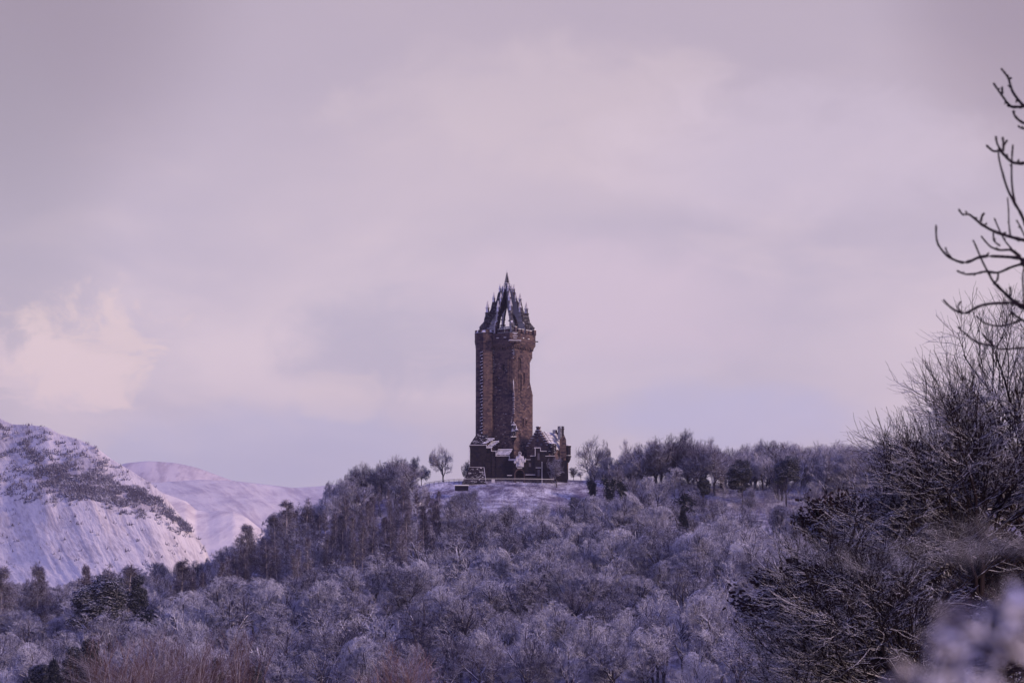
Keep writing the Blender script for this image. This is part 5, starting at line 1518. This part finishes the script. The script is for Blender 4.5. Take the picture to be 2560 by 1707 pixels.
bush(951, 2150, 1470, 98, 3.3, 'dark leafy bush on the left flank of the large bare tree', sx=1.1)
bush(952, 2260, 1520, 100, 4.0, 'dark leafy bush inside the thicket below the large bare tree', sx=1.3)
bush(953, 2060, 1600, 90, 2.6, 'dark matted bush behind the low spreading tree', sx=1.6)
bush(955, 2330, 1760, 84, 3.4, 'black leafy bush at the foot of the large bare tree', sx=1.7)
bush(956, 2530, 1700, 90, 4.2, 'dark bush in the bottom right corner behind the blurred shrub', sx=1.5)
bush(957, 2180, 1740, 82, 3.0, 'dark twiggy bush at the bottom edge under the low spreading tree', sx=1.6)
bush(954, 2420, 1640, 100, 4.4, 'black leafy bush at right behind the blurred snowy twigs', sx=1.5)


# ------------------------------------------------------------------ ash branches, nearer and slightly out of focus
def ash():
    Y = 19.0
    f = lambda X, Yp: (2200 + X / 1.961, 100 + Yp / 1.961)
    raw = [  # (points in the enlarged crop, start radius px, end radius px, depth offset)
        ([(860, 1480), (800, 1380), (700, 1300), (600, 1290), (500, 1300), (420, 1338), (375, 1328), (335, 1300), (310, 1272)], 13, 6, 0),
        ([(400, 1335), (382, 1310), (398, 1280)], 6, 5, 0), ([(800, 1380), (690, 1310), (610, 1240), (560, 1190), (525, 1130), (495, 1070), (470, 1010), (455, 980)], 12, 5, .2),
        ([(900, 1120), (760, 1100), (690, 1072), (600, 1062), (500, 1062), (440, 1085), (400, 1090), (340, 1065), (300, 1025), (278, 980), (275, 905)], 13, 6, 0),
        ([(350, 1065), (330, 1040), (320, 1015)], 5, 4, 0), ([(760, 1080), (690, 1100), (640, 1115), (580, 1140), (520, 1135), (470, 1145), (420, 1148), (375, 1130)], 10, 6, .3),
        ([(580, 1140), (575, 1175), (555, 1200)], 7, 6, .3), ([(560, 1190), (600, 1230), (650, 1275), (700, 1310)], 9, 12, .2),
        ([(900, 1030), (720, 985), (640, 965), (560, 938), (500, 905), (460, 872), (435, 855), (405, 855), (385, 828)], 13, 6, -.2),
        ([(495, 890), (500, 865), (512, 848)], 8, 7, -.2), ([(555, 945), (560, 985), (590, 1010)], 6, 6, -.2), ([(640, 965), (632, 900), (630, 830), (625, 770)], 6, 4, .1),
        ([(690, 1060), (640, 1030), (590, 1030), (545, 1015), (515, 985), (495, 960)], 9, 5, .1), ([(720, 985), (690, 920), (668, 882)], 6, 5, .4), ([(650, 1030), (610, 980), (580, 920), (560, 872)], 6, 5, .4),
        ([(800, 1260), (720, 1130), (690, 1072), (650, 1030)], 13, 10, .1), ([(760, 1020), (720, 920), (690, 850), (660, 800), (625, 730), (600, 650), (585, 590), (580, 550)], 13, 5, -.1),
        ([(660, 795), (648, 720), (645, 640), (648, 560), (652, 512)], 8, 5, 0), ([(900, 580), (760, 590), (700, 605), (650, 600), (615, 570), (590, 545), (555, 545), (520, 515)], 12, 7, -.3),
        ([(600, 550), (575, 510), (568, 470)], 8, 6, -.3), ([(605, 545), (605, 500), (600, 475)], 8, 6, -.3), ([(606, 520), (625, 490)], 7, 5, -.3),
        ([(900, 470), (740, 420), (690, 400), (660, 370), (655, 345)], 10, 7, 0), ([(900, 400), (760, 350), (700, 318), (655, 262), (640, 225), (630, 190), (610, 160), (593, 140)], 13, 6, .2),
        ([(632, 195), (645, 185)], 7, 6, .2), ([(628, 190), (625, 170)], 7, 6, .2), ([(760, 350), (690, 330), (640, 325), (600, 275), (575, 240), (555, 210)], 11, 6, .2), ([(600, 265), (598, 228)], 8, 6, .2),
        ([(650, 330), (622, 322)], 6, 6, .2), ([(740, 430), (700, 435), (675, 420)], 7, 6, .1), ([(710, 1110), (700, 1150), (703, 1230), (706, 1300)], 6, 5, .3),
        ([(700, 1370), (640, 1392), (570, 1402), (510, 1385), (470, 1350)], 8, 5, 1.2), ([(640, 1255), (642, 1230), (638, 1208)], 6, 5, .3), ([(760, 1420), (690, 1370), (640, 1330)], 11, 7, .2),
        ([(560, 1500), (470, 1480), (420, 1440), (380, 1405)], 7, 5, 2.0), ([(800, 1520), (700, 1510), (600, 1515), (560, 1500), (500, 1440)], 8, 5, 1.6),
    ]
    # trunk just outside the frame
    tr = [at(2740, 2300, Y), at(2725, 1700, Y), at(2700, 1100, Y), at(2690, 700, Y), at(2670, 350, Y), at(2650, 150, Y)]
    T0 = (np.array(tr)[None], np.array([.16, .14, .11, .08, .05, .03])[None])
    # connecting limbs: from the trunk to where the traced branches start
    root = bpy.data.objects.new('ash_tree', None); C.objects.link(root); g0 = tr[0].copy(); root.location = g0
    V, F = tubes([T0], [10]); fast_mesh('trunk', V - g0, F, 'bud_twig', root)
    sets = []; sides = []; buds = []; k = Y / FPX
    rng = np.random.default_rng(3)
    for pts, r0, r1, dz in raw:
        P = np.array([at(*f(*p), Y + dz) for p in pts]); edge = pts[0][0] > 740
        if edge:
            t_ = np.argmin([abs(q[2] - (P[0][2] - .35)) for q in tr]); zc = np.clip(P[0][2] - .5, tr[0][2], tr[-1][2])
            xs_ = np.interp(zc, [q[2] for q in tr], [q[0] for q in tr]); P = np.concatenate([[[xs_, Y, zc]], P])
        n = len(P); tt = np.linspace(0, n - 1, (n - 1) * 4 + 1)
        # Catmull-Rom
        Q = []
        for t in tt:
            i = min(int(t), n - 2); u = t - i; a, b_, c, d = P[max(i - 1, 0)], P[i], P[i + 1], P[min(i + 2, n - 1)]
            Q.append(.5 * ((2 * b_) + (-a + c) * u + (2 * a - 5 * b_ + 4 * c - d) * u * u + (-a + 3 * b_ - 3 * c + d) * u ** 3))
        Q = np.array(Q); rr = np.linspace(r0, r1, len(Q)) / 1.961 * k * .74
        rr = rr * (1 + .22 * (rng.uniform(0, 1, len(Q)) > .72)); rr[-3:] *= [1.0, 1.35, .5]
        sets.append((Q[None], rr[None])); sides.append(7)
        for i in range(4, len(Q) - 3, 5):
            if rng.random() < .85:
                dq = nrm(rng.normal(0, 1, (1, 3)) + np.array([[0, 0, .8]]))[0]; B = np.stack([Q[i], Q[i] + dq * rr[i] * 1.9, Q[i] + dq * rr[i] * 3.2])
                buds.append((B[None], np.array([rr[i] * .8, rr[i] * .8, rr[i] * .25])[None]))
    V, F = tubes(sets, sides); fast_mesh('branch', V - g0, F, 'bud_twig', root)
    V, F = tubes(buds, [5] * len(buds)); [fast_mesh('bud', *(lambda q: (q[0] - g0, q[1]))(tubes([b_], [5])), 'bud_twig', root) for b_ in buds[:95]]
    tag(root, 'out-of-focus bare branches with stubby upturned buds reaching in at the upper right edge', 'tree')


ash()


# ------------------------------------------------------------------ snow-laden twigs almost touching the lens
def lens_twigs(name, label, Y, chains, seed, tw, n2=10, l2=.10, n3=6, l3=.04, mat='snow_laden'):
    rng = np.random.default_rng(seed)
    root = bpy.data.objects.new(name, None); C.objects.link(root); g0 = at(2900, 2100, Y); root.location = g0
    ms = []; 
    for pts, rad in chains:
        P = np.array([g0] + [at(a, b_, Y * d) for a, b_, d in pts]); n = len(P); tt = np.linspace(0, n - 1, 9)
        Q = np.stack([np.interp(tt, range(n), P[:, i]) for i in range(3)], 1); ms.append((Q, np.linspace(rad, rad * .4, 9)))
    L1 = (np.array([m[0] for m in ms]), np.array([m[1] for m in ms]))
    L2 = spawn(rng, *L1, n2, l2, (45, 12), 4, .15, 1, .6, tw * 1.3, .05, .12, .4)
    L3 = spawn(rng, *L2, n3, l3, (45, 14), 2, .1, 1, .7, tw, .05, .14, .3)
    V, F = tubes([L1, L2, L3], [8, 6, 5]); fast_mesh('spray', V - g0, F, mat, root)
    tag(root, label, 'shrub')


lens_twigs('snowy_shrub', 'blurred snow-laden shrub very close to the lens in the bottom right corner', 2.3,
           [([(2900, 1900, 1.05), (2650, 1700, 1.0), (2470, 1600, 1), (2380, 1570, 1), (2330, 1590, .98)], .0078), ([(2900, 1950, 1), (2600, 1790, 1), (2400, 1700, 1), (2300, 1690, 1)], .0078),
            ([(2850, 1700, 1), (2650, 1560, 1), (2560, 1500, 1), (2520, 1530, 1)], .0075), ([(2800, 1800, 1.1), (2600, 1660, 1.1), (2460, 1620, 1.1), (2370, 1640, 1.1)], .0085), ([(2900, 2000, .9), (2600, 1850, .9), (2450, 1760, .9), (2330, 1780, .9)], .0078)], 61, .0030, 9, .045, 6, .022)
lens_twigs('snowy_spray', 'thin blurred twig hanging across the lower right in front of the dark trees', 3.0,
           [([(2800, 1330, 1), (2600, 1380, 1), (2430, 1390, 1), (2280, 1410, 1), (2150, 1430, 1), (2060, 1400, 1)], .0022), ([(2600, 1380, 1.02), (2450, 1370, 1.02), (2380, 1350, 1.02)], .002), ([(2800, 1500, 1), (2640, 1430, 1), (2560, 1400, 1)], .002)], 62, .0008, 8, .075, 5, .035, 'near_twig')

# ------------------------------------------------------------------ thin winter air
hz = MB(); hz.box(-6200, 6200, -320, 9050, -48, 640)
m_ = bpy.data.materials.new('haze_air'); m_.use_nodes = True; T_ = NT(m_.node_tree); T_.n.clear(); o_ = T_.node('ShaderNodeOutputMaterial'); v_ = T_.node('ShaderNodeVolumePrincipled')
v_.inputs['Color'].default_value = (0.62, 0.60, 0.90, 1); v_.inputs['Density'].default_value = 0.000055; v_.inputs['Anisotropy'].default_value = 0.0
T_.l.new(v_.outputs[0], o_.inputs['Volume']); MAT['haze_air'] = m_
hb = hz.build('haze', 'haze_air'); tag(hb, 'thin cold air that softens the distance', 'haze', kind='stuff')
